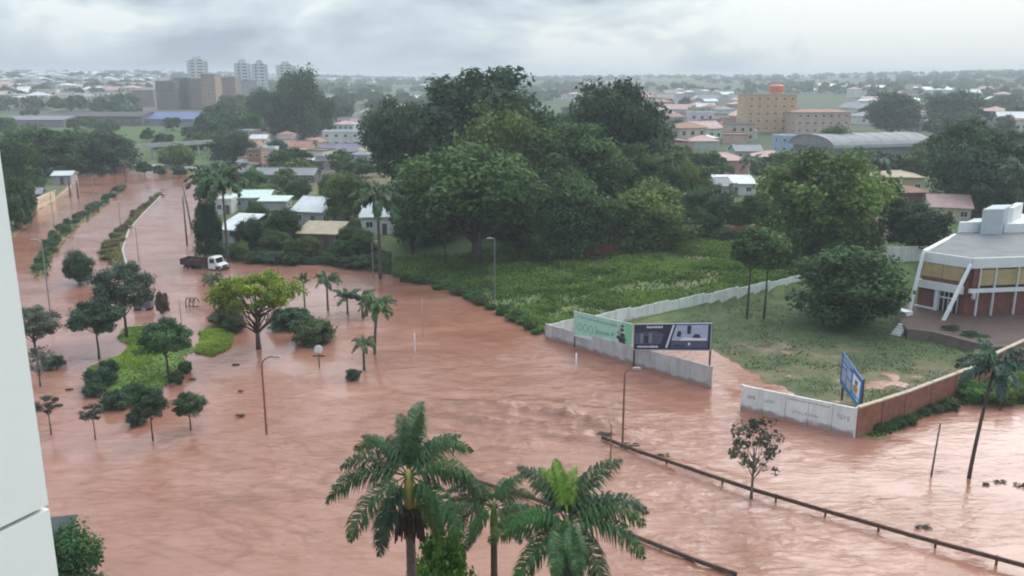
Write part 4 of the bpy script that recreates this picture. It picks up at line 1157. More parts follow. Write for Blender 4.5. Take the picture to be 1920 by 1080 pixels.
# brown apartment slabs and pale towers on the hill
for (u, v, wpx, vt, col_, lb) in ((313, 206, 36, 153, (.17, .15, .135), 'leftmost and lowest of the dark brown apartment slabs below the hill towers'),
                                  (346, 205, 32, 147, (.14, .125, .12), 'tall dark middle one of the brown apartment slabs'),
                                  (371, 206, 24, 150, (.20, .16, .14), 'dark slab just left of the brick red apartment slab'),
                                  (394, 206, 26, 140, (.36, .24, .19), 'narrow brick red apartment slab right of the dark one'),
                                  (427, 200, 34, 146, (.26, .19, .17), 'low brown apartment slab left of the paired towers'),
                                  (462, 190, 44, 152, (.30, .30, .31), 'grey apartment slab under the paired towers'),
                                  (270, 200, 40, 170, (.30, .21, .18), 'low reddish apartment slab at the left end of the brown slabs')):
    p = T(u, v); hh = ZV(p, vt) - p.z
    H(u, v, wpx, hh, 16, .8, 0, 'flat', 'grey', col_, 'apartment_slab', lb, floors=max(3, int(hh / 3.4)), nw=max(3, int(wpx / 9)), cat='building', door=False)
for (u, v, wpx, vt, lb) in ((373, 175, 36, 112, 'leftmost pale tower on the hill, standing apart'), (457, 178, 28, 117, 'left tower of the close pair on the hill'),
                            (489, 180, 28, 119, 'right tower of the close pair on the hill'), (538, 178, 34, 121, 'pale tower half behind the tall dark tree')):
    p = T(u, v); s = MPP(p); hh = ZV(p, vt) - p.z; w = wpx * s
    o = thing('apartment_tower', lb, 'tower', (p.x, p.y, p.z), R(28))
    for (x, y, a, b, c_) in ((-w * .27, 0, w * .34, w * .6, (.50, .51, .52)), (w * .1, .2, w * .42, w * .66, (.62, .63, .64)), (w * .40, -.1, w * .22, w * .5, (.42, .43, .45))):
        mb = MB(); mb.box((x, y, hh / 2 - 4), (a, b, hh + 8 - abs(x) * .3)); mb.build('wall', TINTW, o, color=c_)
    mb = MB(); mb.box((w * .02, 0, hh + 1.6), (w * .45, w * .4, 4.2), top=.55); mb.build('roof_house', TINTW, o, color=(.33, .34, .36))
    for k in range(int(hh / 3.6)):
        mb = MB(); mb.box((w * .1, -w * .33 - .0, 3 + k * 3.6), (w * .30, .25, 1.3)); mb.build('window_band', GLASS, o)
        mb = MB(); mb.box((-w * .27, -w * .30 - .1, 3 + k * 3.6), (w * .16, .25, 1.3)); mb.build('window_band', GLASS, o)
# ------------------------------------------------------------------ far houses, each its own object
rh_ = random.Random(7)
KEEP = [(355, 100, 400, 180), (440, 105, 560, 180), (295, 140, 480, 210), (110, 195, 400, 240), (1390, 175, 1600, 255), (1525, 245, 1750, 305), (1320, 270, 1490, 335),
        (530, 125, 620, 260), (590, 245, 700, 305), (0, 210, 125, 245)]
def free(u, v):
    return not any(a <= u <= c and b <= v <= d for a, b, c, d in KEEP)
HM = []
for (ty, w, d, h, r_) in (('gable', 11, 9, 3.4, 2.0), ('hip', 12, 10, 3.2, 2.0), ('flat', 10, 9, 6.2, .4), ('gable', 15, 9, 4.0, 2.2), ('flat', 13, 10, 3.8, .4), ('hip', 10, 9, 6.0, 1.8), ('shed', 14, 9, 3.0, 1.2)):
    for rf in ('terra', 'pink', 'white', 'grey', 'brown'):
        mb = MB(); mb.box((0, 0, h / 2 - 1.5), (w, d, h + 3), m=0)
        if ty == 'gable':
            for s in (-1, 1): mb.face([(s * w / 2, -d / 2, h), (s * w / 2, d / 2, h), (s * w / 2, 0, h + r_ * .98)][::s], 0)
        roof_mb(mb, w, d, h, r_, ty, m=1)
        nwn = int(w / 3)
        for i in range(nwn):
            for f in range(2 if h > 5 else 1):
                mb.box((-w / 2 + w * (i + .5) / nwn, -d / 2 - .02, 1.6 + f * 2.9), (1.1, .12, 1.2), m=2)
        HM.append((rf, mb.mesh('small_house', [TINTW, ROOFM[rf], GLASS])))
PAL = [(.62, .62, .60), (.66, .64, .58), (.55, .50, .44), (.52, .38, .32), (.60, .60, .62), (.45, .44, .42), (.40, .28, .23)]
HSPEC = []
def scatter(u0, v0, u1, v1, n, label, group, sc=1.0, rf=None, seed=0, mind=14):
    g = random.Random(seed); pts = []; k = 0
    while len(pts) < n and k < n * 25:
        k += 1
        u, v = g.uniform(u0, u1), g.uniform(v0, v1)
        if not free(u, v): continue
        p = T(u, v)
        if p.y > 3300 or any((p - q).length < mind * sc for q in pts): continue
        pts.append(p)
        ms = [m for m in HM if rf is None or m[0] in rf]
        rf_, me = g.choice(ms)
        lab_ = label
        for w_ in ('tiny pale house', 'tiny hazy house', 'small low house', 'small house', 'small roof'):
            if label.startswith(w_):
                lab_ = w_.split()[0] + ' ' + dict(terra='red', pink='pinkish', white='white', grey='grey', brown='brown')[rf_] + ' roofed house' + label[len(w_):]
                break
        s = sc * g.uniform(.85, 1.25)
        HSPEC.append((s / p.length, me, [c * g.uniform(.85, 1.1) for c in g.choice(PAL)], p, R(g.choice((0, 90)) + g.uniform(-25, 25)), s, lab_, group))
    return pts
HP = []
HP += scatter(0, 132, 355, 206, 220, 'tiny pale house on the crowded far left hillside', 'houses on the far left hillside', 1.32, ('pink', 'white', 'white', 'grey', 'white', 'grey', 'brown'), 1, 9)
HP += scatter(560, 150, 850, 235, 26, 'tiny hazy house on the slope left of the grove top', 'hazy houses left of the grove', 1.2, ('white', 'grey', 'pink'), 2)
HP += scatter(1035, 158, 1215, 190, 14, 'tiny hazy house above the dark grove crowns', 'hazy houses above the grove', 1.2, ('white', 'grey', 'pink'), 3)
HP += scatter(1205, 176, 1400, 285, 78, 'small low house in the district left of the ochre block', 'houses left of the ochre block', 1.1, ('pink', 'white', 'grey', 'white', 'terra'), 4, 10)
HP += scatter(1500, 166, 1680, 232, 36, 'small house in the hazy district behind the ochre block', 'houses behind the ochre block', 1.25, ('pink', 'white', 'grey'), 5)
HP += scatter(1690, 168, 1910, 250, 34, 'small house among the dark trees at the far right', 'houses at the far right', 1.2, ('white', 'grey', 'pink'), 6)
HP += scatter(462, 244, 705, 318, 30, 'small roof in the shanty cluster left of the grove', 'roofs in the left cluster', .62, ('grey', 'brown', 'terra', 'white', 'grey'), 8, 8)
HP += scatter(640, 238, 705, 262, 5, 'small house squeezed against the left side of the grove', 'houses against the grove', .8, ('pink', 'white', 'grey'), 9, 10)

HSPEC.sort(key=lambda q: -q[0])
for (_, me, c_, p, rz_, s, lb, gp) in HSPEC[:285]:
    tag(ob('small_house', me, None, c_, p, (0, 0, rz_), (s, s, s)), lb, 'house', gp)
fmb = MB()
for (_, me, c_, p, rz_, s, lb, gp) in HSPEC[285:]:
    M_ = Matrix.Translation(p) @ Matrix.Rotation(rz_, 4, 'Z') @ Matrix.Scale(s, 4); k0 = len(fmb.v)
    fmb.v += [tuple(M_ @ v_.co) for v_ in me.vertices]
    for pl in me.polygons:
        fmb.f.append(tuple(k0 + i for i in pl.vertices)); fmb.m.append(pl.material_index)
if fmb.v:
    fo = fmb.build('distant_houses', [TINTW, ROOFM['white'], GLASS], None, color=(.58, .57, .54))
    kind(fo, 'stuff'); fo['label'] = 'specks of the farthest houses along the hazy skyline'; fo['category'] = 'houses'

# ------------------------------------------------------------------ trees
DG = (.046, .090, .030); DB = (.036, .068, .034); MG = (.062, .116, .033); OG = (.098, .140, .036); LG = (.098, .155, .038); YG = (.155, .215, .030); BG = (.050, .090, .046); GYG = (.10, .12, .08)
big = 'large trees of the grove'
for (u, vb, vt, w, pr, c, lb) in (
    (905, 412, 133, 262, 'grand0', DB, 'tallest dark crown of the grove, broad dome against the sky'),
    (1148, 405, 157, 195, 'grand1', DB, 'dark domed crown at the right shoulder of the grove'),
    (1025, 415, 215, 190, 'grand2', DG, 'dark crown filling the saddle between the two grove domes'),
    (950, 432, 196, 170, 'grand1', OG, 'olive green crown in the middle of the grove'),
    (1075, 436, 236, 180, 'grand0', MG, 'broad green crown right of the grove centre'),
    (748, 402, 188, 124, 'grand2', BG, 'bluish dark crown at the left end of the grove'),
    (893, 497, 276, 258, 'grand2', MG, 'big green tree at the front of the grove with a forked trunk'),
    (1180, 425, 272, 120, 'grand0', MG, 'dark crown hanging over the right grove flank'),
    (1290, 412, 308, 80, 'round0', OG, 'smaller olive crown at the right end of the grove'),
    (1238, 425, 300, 84, 'grand1', DG, 'dark narrow crown between the right dome and the olive end crown'),
    (775, 478, 330, 90, 'grand1', DG, 'dark tree right of the tall central palm'),
    (835, 502, 345, 105, 'young0', DG, 'slim dark tree left of the forked front tree'),
    (1070, 478, 330, 150, 'round1', DG, 'dark lower tree at the right foot of the grove'),
    (1020, 488, 395, 105, 'round0', MG, 'small round tree right of the forked trunk'),
    (1215, 468, 344, 165, 'round1', OG, 'wide olive tree at the back of the field'),
    (1142, 478, 376, 70, 'young1', MG, 'thin tree beside the brown wall at the field edge'),
    (1320, 440, 355, 95, 'round0', DG, 'dark bush like tree above the reddish wall'),
    (652, 420, 326, 84, 'round0', OG, 'loose olive tree left of the central palm'),
    (682, 480, 432, 56, 'round1', DG, 'dark low tree left of the central palm trunk'),
    (1530, 486, 284, 222, 'grand1', LG, 'large light green tree right of the field'),
    (1588, 604, 462, 212, 'round1', DG, 'dense dark round tree beside the maroon building'),
    (1460, 458, 372, 90, 'round0', MG, 'green tree under the left side of the light green tree'),
    (1644, 462, 330, 84, 'young0', DB, 'slender dark tree right of the light green tree'),
    (1716, 478, 384, 118, 'round0', DB, 'dark bushy tree left of the maroon building roof'),
    (1805, 400, 228, 150, 'grand1', BG, 'dark bluish tree filling the right side below the horizon'),
    (1890, 398, 246, 160, 'grand0', BG, 'dark bluish tree cut by the right picture edge'),
    (1862, 412, 300, 130, 'round0', BG, 'lower dark tree in front of the right edge trees'),
    (1562, 298, 236, 74, 'round1', MG, 'round tree against the left end of the curved hall'),
    (1785, 238, 170, 104, 'round0', BG, 'hazy dark round tree near the right horizon'),
    (1672, 250, 172, 92, 'round1', BG, 'hazy tree right of the salmon wing'),
    (566, 262, 129, 92, 'round1', BG, 'tall dark tree beside the pale hill towers'),
    (602, 258, 176, 60, 'round0', BG, 'hazy tree leaning against the tall dark tree beside the towers'),
    (530, 262, 190, 52, 'round1', DB, 'lower dark tree left of the tall dark tree beside the towers'),
    (500, 246, 166, 64, 'round0', BG, 'dark round tree under the paired hill towers'),
    (440, 306, 246, 84, 'round1', DB, 'dark tree right of the pale footbridge'),
    (85, 328, 238, 150, 'round0', DG, 'broad dark tree at the left edge above the flooded avenue'),
    (190, 320, 246, 128, 'round1', DB, 'dark tree left of the pale footbridge'),
    (28, 372, 262, 110, 'round0', DG, 'dark tree cut by the white tower edge'),
    (135, 318, 252, 90, 'round1', DB, 'dark tree between the two left bank trees'),
    (30, 428, 330, 80, 'shrub0', DG, 'dark bushy tree at the left bank by the cream sign'),
    (395, 492, 372, 50, 'round1', DB, 'dark narrow tree under the tall left palms'),
    (535, 462, 392, 66, 'round0', DG, 'dark tree between the white shed roof and tan shack'),
    (470, 470, 410, 60, 'round1', DB, 'dark tree right of the white sloping shed'),
    (500, 372, 345, 60, 'shrub0', LG, 'bright green bush in front of the long low house'),
    (655, 372, 325, 56, 'round1', MG, 'green tree right of the long low house'),
    (520, 296, 262, 34, 'round0', (.05, .10, .075), 'round teal tree in the left roof cluster'),
    (540, 304, 278, 26, 'round1', DK, 'small dark tree beside the round teal tree'),
    (330, 312, 272, 60, 'shrub1', OG, 'olive scrub tree under the pale footbridge'),
    (1610, 470, 400, 70, 'round1', DG, 'dark tree under the right side of the light green tree'),
    (1485, 492, 420, 84, 'round0', MG, 'green undergrowth tree at the left foot of the light green tree'),
    (1545, 496, 418, 92, 'round1', DG, 'dark undergrowth tree under the light green crown'),
    (1604, 496, 425, 80, 'round0', DG, 'dark undergrowth tree at the right foot of the light green tree'),
    (1302, 446, 384, 62, 'round1', MG, 'garden tree left of the reddish wall'),
    (1346, 424, 368, 52, 'round0', DG, 'garden tree behind the far palm'),
    (1386, 430, 378, 58, 'round1', OG, 'garden tree right of the far palm'),
    (1424, 432, 362, 70, 'round0', MG, 'garden tree touching the light green crown'),
    (1440, 452, 402, 56, 'round1', DG, 'low dark garden tree at the right end of the reddish wall'),
    (1470, 500, 425, 60, 'shrub0', MG, 'low green bush behind the pair of thin trunks'),
):
    tree(u, vb, vt, w, pr, c, 'dense_tree', lb, group=big if 'grove' in lb else None)
gu = random.Random(17)
for i in range(20):
    u = gu.uniform(790, 1230); v = 470 - 40 * abs(u - 900) / 330 + gu.uniform(-34, 2); hpx = gu.uniform(55, 105)
    if 985 < u < 1100: v = min(v, 462)
    tree(u, v, v - hpx, hpx * gu.uniform(.9, 1.3), 'round%d' % gu.randrange(2), [x * gu.uniform(.8, 1.25) for x in gu.choice((DG, MG, DB, OG, BG))], 'understory_tree', 'lower tree filling the shade under the grove crowns', 'tree', 'lower trees of the grove')
for i in range(16):
    u, v = ((500, 444), (520, 474), (562, 458), (655, 462), (668, 486), (484, 425), (575, 484), (640, 486), (455, 486), (548, 484), (620, 366), (560, 372), (470, 366), (650, 372), (622, 392), (530, 366))[i]; hpx = gu.uniform(30, 50)
    tree(u, v, v - hpx, hpx * gu.uniform(.9, 1.4), 'round%d' % gu.randrange(2), [x * gu.uniform(.8, 1.2) for x in gu.choice((DG, MG, OG))], 'yard_tree', 'yard tree between the roofs behind the flood edge', 'tree', 'yard trees behind the flood edge')
# trees spread among the far houses
FT = []
def scatter_trees(u0, v0, u1, v1, n, label, group, hm, seed, tints, mind=9):
    g = random.Random(seed); k = 0; c = 0
    while c < n and k < n * 20:
        k += 1
        u, v = g.uniform(u0, u1), g.uniform(v0, v1)
        if not free(u, v): continue
        p = T(u, v)
        if p.y > 3300 or any((p - q).length < mind for q in HP): continue
        c += 1
        h = hm * g.uniform(.7, 1.35); 
        tree_at(p, h, h * g.uniform(.95, 1.5), 'far%d' % g.randrange(3), [x * g.uniform(.8, 1.2) for x in g.choice(tints)], 'far_tree', label, 'tree', group)
scatter_trees(0, 132, 360, 188, 84, 'dark tree among the houses of the far left hillside', 'trees on the far left hillside', 9, 21, (BG, DG))
scatter_trees(380, 170, 720, 262, 56, 'hazy green tree on the slope between the towers and the grove', 'trees left of the grove', 11, 22, (BG, DG, MG))
scatter_trees(0, 238, 470, 300, 30, 'scrub tree on the green slope below the depots', 'scrub trees below the depots', 5.5, 23, (MG, OG, DG))
scatter_trees(1030, 156, 1420, 275, 40, 'hazy tree among the houses left of the ochre block', 'trees left of the ochre block', 7.5, 24, (BG, DG, BG))
scatter_trees(1230, 270, 1500, 350, 16, 'green garden tree around the pink house', 'garden trees around the pink house', 7, 25, (MG, OG, DG))
scatter_trees(1480, 156, 1920, 262, 60, 'hazy dark tree in the right hand distance', 'trees in the right distance', 9.5, 26, (BG, DB, BG))
scatter_trees(1580, 300, 1790, 360, 12, 'garden tree among the houses below the curved hall', 'garden trees below the curved hall', 7, 27, (DG, MG))
scatter_trees(460, 300, 700, 345, 14, 'garden tree among the left roof cluster', 'garden trees in the left cluster', 5.5, 28, (DG, MG, OG))

# ------------------------------------------------------------------ far woodland that reads as one mass
def woodland():
    rng = np.random.default_rng(5); n = 5200
    az = np.radians(rng.uniform(-42, 42, n)); r = np.where(rng.random(n) < .62, rng.uniform(1500, 3400, n), rng.uniform(650, 1500, n))
    x = r * np.sin(az); y = r * np.cos(az)
    dens = fbm(x / 160, y / 160, 71)
    left = (np.degrees(az) < -14) & (r < 2700)
    keep = (dens > .47) & ~(left & (dens < .60)) & ~((np.degrees(az) > 3) & (r < 1150))
    x, y, r = x[keep], y[keep], r[keep]; z = hz(x, y); m = len(x); K = 46
    h = rng.uniform(7, 14, m); w = h * rng.uniform(.55, .9, m)
    q = rng.normal(size=(m, K, 3)); q /= np.linalg.norm(q, axis=2, keepdims=True); q[:, :, 2] = np.abs(q[:, :, 2]) * 1.0 - .25
    c = np.stack([x, y, z + h * .45], 1)[:, None, :] + q * np.stack([w, w, h * .55], 1)[:, None, :] * rng.uniform(.6, 1.05, (m, K, 1))
    nn = q + rng.normal(size=(m, K, 3)) * .4; nn /= np.linalg.norm(nn, axis=2, keepdims=True)
    s = np.repeat((w * .30)[:, None], K, 1) * rng.uniform(.6, 1.2, (m, K))
    tn = np.clip(np.repeat(rng.uniform(.2, .7, m)[:, None], K, 1) + rng.normal(size=(m, K)) * .1, 0, 1)
    v, f = leaf_cards(c.reshape(-1, 3), nn.reshape(-1, 3), s.ravel(), rng, .9)
    o = ob('far_woodland', npmesh('far_woodland', v, f, LEAF, tone=tn.ravel()), None, BG)
    kind(o, 'stuff'); o['label'] = 'hazy mass of trees covering the far ridge'; o['category'] = 'woodland'
woodland()

# ------------------------------------------------------------------ small trees standing in the flood
def st(u, vb, vt, w, pr, c, lb, name='small_tree', cat='tree', **k):
    return tree(u, vb, vt, w, pr, c, name, lb, cat, **k)
st(485, 654, 516, 158, 'umbrella', YG, 'spreading yellow green tree with dark forked trunk in the flood', rz=.6)
st(186, 672, 562, 92, 'young0', (.05, .085, .048), 'dark leafy tree left of the green island', rz=1.2)
st(238, 632, 496, 104, 'open', (.06, .085, .055), 'open grey green tree at the top of the green island', rz=.3)
st(316, 708, 602, 92, 'young0', (.055, .115, .042), 'dark round tree in the middle of the green island', rz=2.0)
st(150, 532, 470, 54, 'round1', (.055, .095, .045), 'round bushy tree standing between the two medians')
st(68, 668, 578, 84, 'open', GYG, 'pale greyish tree cut by the white tower edge', rz=.8)
st(76, 725, 650, 70, 'sparse', GYG, 'thin greyish tree below the pale tree at the tower edge')
st(96, 814, 742, 44, 'sapling', (.06, .075, .05), 'leafy sapling nearest the white tower edge')
st(179, 824, 758, 42, 'sapling', (.06, .07, .05), 'dark sapling below the island shrubs')
st(287, 826, 730, 62, 'young1', (.055, .09, .045), 'bushy small tree at the lower end of the island')
st(358, 806, 738, 58, 'young0', (.06, .10, .045), 'bushy small tree standing alone right of the island')
st(305, 590, 548, 24, 'shrub0', (.13, .10, .065), 'brown drooping bush right of the grey cart', 'brown_bush', 'bush')
st(1408, 936, 782, 112, 'sparse', (.070, .082, .05), 'half bare tree with dark leaves beside the long guard rail', rz=2.2)
# shrubs
def sh(u, vb, vt, w, c, lb, pr='shrub0', group=None):
    return tree(u, vb, vt, w, pr, c, 'shrub', lb, 'shrub', group)
sh(590, 640, 600, 86, (.085, .12, .045), 'low grassy mound shrub right of the spreading tree', 'shrub1')
sh(545, 612, 580, 82, (.05, .10, .05), 'dark low shrub behind the grassy mound')
sh(425, 610, 580, 62, (.075, .085, .045), 'brownish shrub behind the spreading tree trunk')
sh(440, 622, 595, 42, (.05, .085, .04), 'dark shrub at the right tip of the lawn')
sh(663, 712, 692, 28, (.06, .10, .05), 'small round shrub alone left of the short palm', 'shrub1')
for i, (u, v, vt, w, c, lb) in enumerate(((190, 722, 692, 56, (.045, .085, .05), 'dark shrub at the left corner of the island'), (250, 742, 720, 46, (.055, .10, .048), 'leafy shrub in the middle of the island hedge'),
        (222, 762, 734, 60, (.05, .09, .045), 'wide shrub along the lower left island edge'), (285, 772, 742, 44, (.06, .10, .05), 'shrub at the lower right of the island hedge'),
        (206, 700, 676, 34, (.045, .08, .045), 'small dark shrub above the left island corner'), (330, 718, 698, 30, (.06, .105, .045), 'little shrub below the round island tree'),
        (176, 742, 720, 40, (.055, .10, .05), 'bluish shrub at the outer left of the island'), (348, 698, 678, 26, (.07, .12, .045), 'bright little shrub at the right of the round island tree'),
        (258, 795, 772, 40, (.05, .08, .045), 'dark shrub trailing into the water below the island'), (100, 690, 668, 44, (.07, .085, .055), 'flattened shrub in the water near the tower edge'))):
    sh(u, v, vt, w, c, lb, 'shrub%d' % (i % 2))
# hedge rows on the two medians
def along(pts, n):
    q = [T(u, v) for u, v in pts]; out_ = []
    for i in range(n):
        f = (i + .5) / n * (len(q) - 1); k = min(int(f), len(q) - 2); out_.append(q[k].lerp(q[k + 1], f - k))
    return out_
g = random.Random(3)
for p in along([(76, 512), (92, 460), (128, 425), (175, 393), (212, 366), (233, 350)], 24):
    tree_at(Vector((p.x + g.uniform(-.8, .8), p.y + g.uniform(-1, 1), .02)), g.uniform(.8, 1.9), g.uniform(1.6, 3.0), 'shrub%d' % g.randrange(2), [c * g.uniform(.8, 1.25) for c in (.085, .125, .06)], 'median_shrub', 'dark shrub in the row along the left median', 'shrub', 'shrubs of the left median')
for p in along([(216, 470), (226, 440), (250, 408), (278, 384), (300, 364)], 16):
    tree_at(Vector((p.x + g.uniform(-1.2, .6), p.y + g.uniform(-1, 1), .02)), g.uniform(.6, 1.3), g.uniform(1.4, 2.6), 'shrub%d' % g.randrange(2), [c * g.uniform(.8, 1.25) for c in (.13, .13, .06)], 'median_shrub', 'greyish shrub in the row along the right median', 'shrub', 'shrubs of the right median')
for i, p in enumerate(along([(205, 490), (202, 470), (212, 452)], 4)):
    tree_at(Vector((p.x, p.y, .02)), .9, 3.2, 'shrub1', (.15, .13, .045), 'median_shrub', 'yellowish flattened shrub at the near end of the right median', 'shrub', 'yellowish shrubs of the right median')
# shrubs along the bank behind the truck and along the brick wall
for (u0, v0, u1, v1, n, c, lb, gp, hh) in ((436, 486, 690, 500, 17, (.05, .082, .04), 'dark bank shrub along the flood edge right of the truck', 'bank shrubs right of the truck', 1.5),
        (1640, 814, 1795, 760, 8, (.055, .10, .035), 'green shrub at the foot of the brick wall', 'shrubs at the brick wall', .62),
        (1815, 752, 1960, 742, 9, (.085, .14, .04), 'light green shrub behind the leaning palm', 'shrubs behind the leaning palm', 1.3),
        (760, 524, 1012, 628, 22, (.065, .12, .036), 'weedy shrub on the curved field bank', 'weedy shrubs on the field bank', .95),
        (1705, 618, 1850, 650, 7, (.05, .085, .035), 'dark shrub along the front edge of the red terrace', 'shrubs before the terrace', 1.0),
        (1205, 452, 1400, 446, 10, (.06, .09, .04), 'shrub in front of the reddish wall', 'shrubs before the reddish wall', 1.5)):
    for i in range(n):
        f = (i + g.uniform(.1, .9)) / n; bow = (-14 * math.sin(math.pi * f) if u0 == 760 else 0)
        p = T(u0 + (u1 - u0) * f, v0 + (v1 - v0) * f + bow + g.uniform(-5, 4))
        s = hh * g.uniform(.65, 1.4)
        tree_at(p, s, s * g.uniform(1.5, 2.4), 'shrub%d' % g.randrange(2), [x * g.uniform(.75, 1.3) for x in c], 'bank_shrub', lb, 'shrub', gp)

# ------------------------------------------------------------------ palms
PD = (.060, .105, .042); PG = (.070, .125, .040); PB = (.065, .10, .06)
YSH = pm('yellow_crownshaft', (.42, .34, .085), .45, .2, 2, .05); GSH = pm('green_crownshaft', (.14, .22, .05), .45, .2, 2, .05)
def at3(u, v, y):
    b = (v - 540) / FPX; k = y / (CT - b * ST)
    return Vector(((u - 960) / FPX * k, y, CH + k * (-ST - b * CT)))
c = at3(768, 948, 30)
layA = [('up', 1.42, 1.15), ('spear', 1.1, .8), ('arch', .62, 1.05), ('arch', 2.50, 1.08), ('up', .25, .85), ('out', -.22, 1.1), ('out', 3.38, 1.12), ('arch', 1.0, .95), ('arch', 2.0, 1.0),
        ('droop', -.62, 1.1), ('droop', 3.85, 1.1), ('hang', -.78, .95), ('arch', -.30, .95), ('arch', 3.05, .95), ('hang', 4.02, 1.05), ('up', 1.85, .95), ('up', 2.9, .8)]
pa = palm_at(Vector((c.x, c.y, 0)), c.z, 3.0, layA, PD, 'foreground royal palm with yellow crownshaft and dark fruit clusters', .20, True, YSH)
for az, sc_ in ((3.62, .9), (-.5, .85)):
    ob('dead_frond', FR['hang'], pa, (.16, .10, .05), loc=(0, 0, c.z + 1.0), rot=(.1, 0, az), scale=(sc_,) * 3)['label'] = 'brown dead frond'
FRUIT = pm('fruit_cluster', (.055, .03, .022), .8, .4, 6, .6)
for k in range(4):
    g2 = random.Random(k); mb = MB(); a = k * 1.6 + .6
    for i in range(46):
        q = Vector((math.cos(a + g2.uniform(-.7, .7)), math.sin(a + g2.uniform(-.7, .7)), 0)); s = g2.uniform(.35, .95)
        mb.tube([Vector((0, 0, c.z - .05)) + q * .15, Vector((0, 0, c.z - .05 - s * .25)) + q * s * .55, Vector((0, 0, c.z - .35 - s * 1.0)) + q * s * .62], [.03, .045, .03], 4)
    mb.build('fruit_cluster', FRUIT, pa)
c = at3(1062, 1010, 28)
layB = [('up', .5, 1.1), ('up', 2.6, .95), ('arch', 1.2, 1.0), ('arch', .1, 1.12), ('arch', 2.0, 1.0), ('out', -.45, 1.1), ('out', 3.3, 1.05), ('out', .85, 1.1), ('out', 2.9, 1.0), ('droop', -1.0, 1.1), ('droop', 3.95, 1.05),
        ('out', -1.5, 1.0), ('arch', -.2, 1.05), ('droop', -1.7, 1.0), ('arch', 3.6, .9), ('out', 4.5, 1.0), ('hang', -1.2, .9), ('up', 1.6, .9)]
pb = palm_at(Vector((c.x, c.y, 0)), c.z - .6, 2.9, layB, PD, 'foreground palm with a bright green new leaf', .19, True, GSH)
for az, s in ((1.75, .82), (2.35, .74), (1.25, .7)):
    ob('new_frond', FR['up'], pb, (.15, .25, .035), loc=(0, 0, c.z + 1.0), rot=(.15 if az > 2 else -.05, 0, az), scale=(s * .95,) * 3)['label'] = 'bright green new leaf'
c = at3(926, 985, 36)
palm_at(Vector((c.x, c.y, 0)), c.z - .3, 2.7, [('up', 2.9, .9), ('up', .4, .85), ('arch', 1.2, .9), ('droop', 3.3, 1.0), ('out', 2.95, 1.05), ('droop', -.5, .9), ('hang', 3.6, .8), ('arch', 2.7, 1.0), ('out', 3.4, 1.0), ('arch', .3, .8), ('out', -.3, .9), ('droop', 3.9, .9), ('droop', -.9, .8), ('arch', 2.1, .7)], PD, 'smaller palm between the two foreground palms', .17, True, GSH, bark=BARK)
c = at3(826, 1062, 34)
tree_at(Vector((c.x, c.y, 0)), c.z + 1.6, 3.1, 'young0', (.075, .165, .028), 'foreground_tree', 'bright green treetop under the left foreground palm', rz=.4)
# palms in the water and on the banks
palm(402, 576, 512, 38, PD, 'slender dark palm behind the spreading tree, left one', 1, 16, trunk_r=.13)
palm(573, 600, 522, 34, PB, 'palm with upright V shaped leaves right of the spreading tree', 2, 11, ('spear', 'up', 'up', 'spear'), trunk_r=.12, bark=GREYBARK)
palm(615, 582, 511, 44, PD, 'dark palm right of the upright leaved palm', 3, 16, trunk_r=.14)
palm(702, 664, 552, 62, PG, 'full crowned palm right of the shrubs in the flood', 4, 20, ('up', 'arch', 'droop', 'arch', 'out', 'droop', 'arch'), trunk_r=.16, lean=8)
palm(683, 694, 632, 40, PG, 'short palm in front of the full crowned palm', 5, 15, trunk_r=.14)
palm(652, 590, 545, 46, PD, 'stemless low palm left of the full crowned palm', 6, 15, ('up', 'arch', 'up', 'out'), trunk_r=.14)
palm(680, 596, 548, 44, PD, 'low palm half hidden by the full crowned palm', 7, 15, ('up', 'arch', 'out', 'up'), trunk_r=.14)
palm(428, 492, 312, 86, PD, 'right one of the two tall dark palms behind the truck', 8, 21, ('up', 'arch', 'out', 'droop', 'arch', 'out'), trunk_r=.2)
palm(408, 486, 315, 78, PD, 'left one of the two tall dark palms behind the truck', 9, 20, ('up', 'arch', 'out', 'droop', 'arch', 'out'), trunk_r=.2)
palm(713, 522, 340, 92, PD, 'tall central palm standing at the bend of the flood', 10, 21, ('up', 'arch', 'out', 'droop', 'arch', 'droop'), trunk_r=.24)
palm(1816, 896, 655, 104, (.05, .09, .05), 'slender leaning palm at the right standing in the flood', 11, 19, ('up', 'arch', 'out', 'droop', 'out', 'arch'), trunk_r=.13, lean=20, bark=BARK)
tree(1400, 598, 430, 76, 'thin', (.06, .105, .036), 'thin_tree', 'left one of the two thin trunked trees at the white wall', rz=.2)
tree(1432, 598, 440, 72, 'thin', (.065, .115, .036), 'thin_tree', 'right one of the two thin trunked trees at the white wall', rz=-.3)
palm(1352, 432, 345, 46, PB, 'far palm in front of the white shed roofed house', 14, 16, trunk_r=.2)
palm(1406, 352, 288, 40, PB, 'palm standing before the pink house roofs', 15, 16, trunk_r=.2)
palm(1640, 420, 288, 52, PB, 'hazy palm in front of the yellow house', 16, 17, trunk_r=.2)
palm(236, 342, 298, 18, PB, 'small palm at the far end of the flooded avenue', 17, 13, trunk_r=.15)
palm(1898, 440, 300, 60, PB, 'dark palm rising behind the white upper block at the right edge', 18, 16, trunk_r=.2)

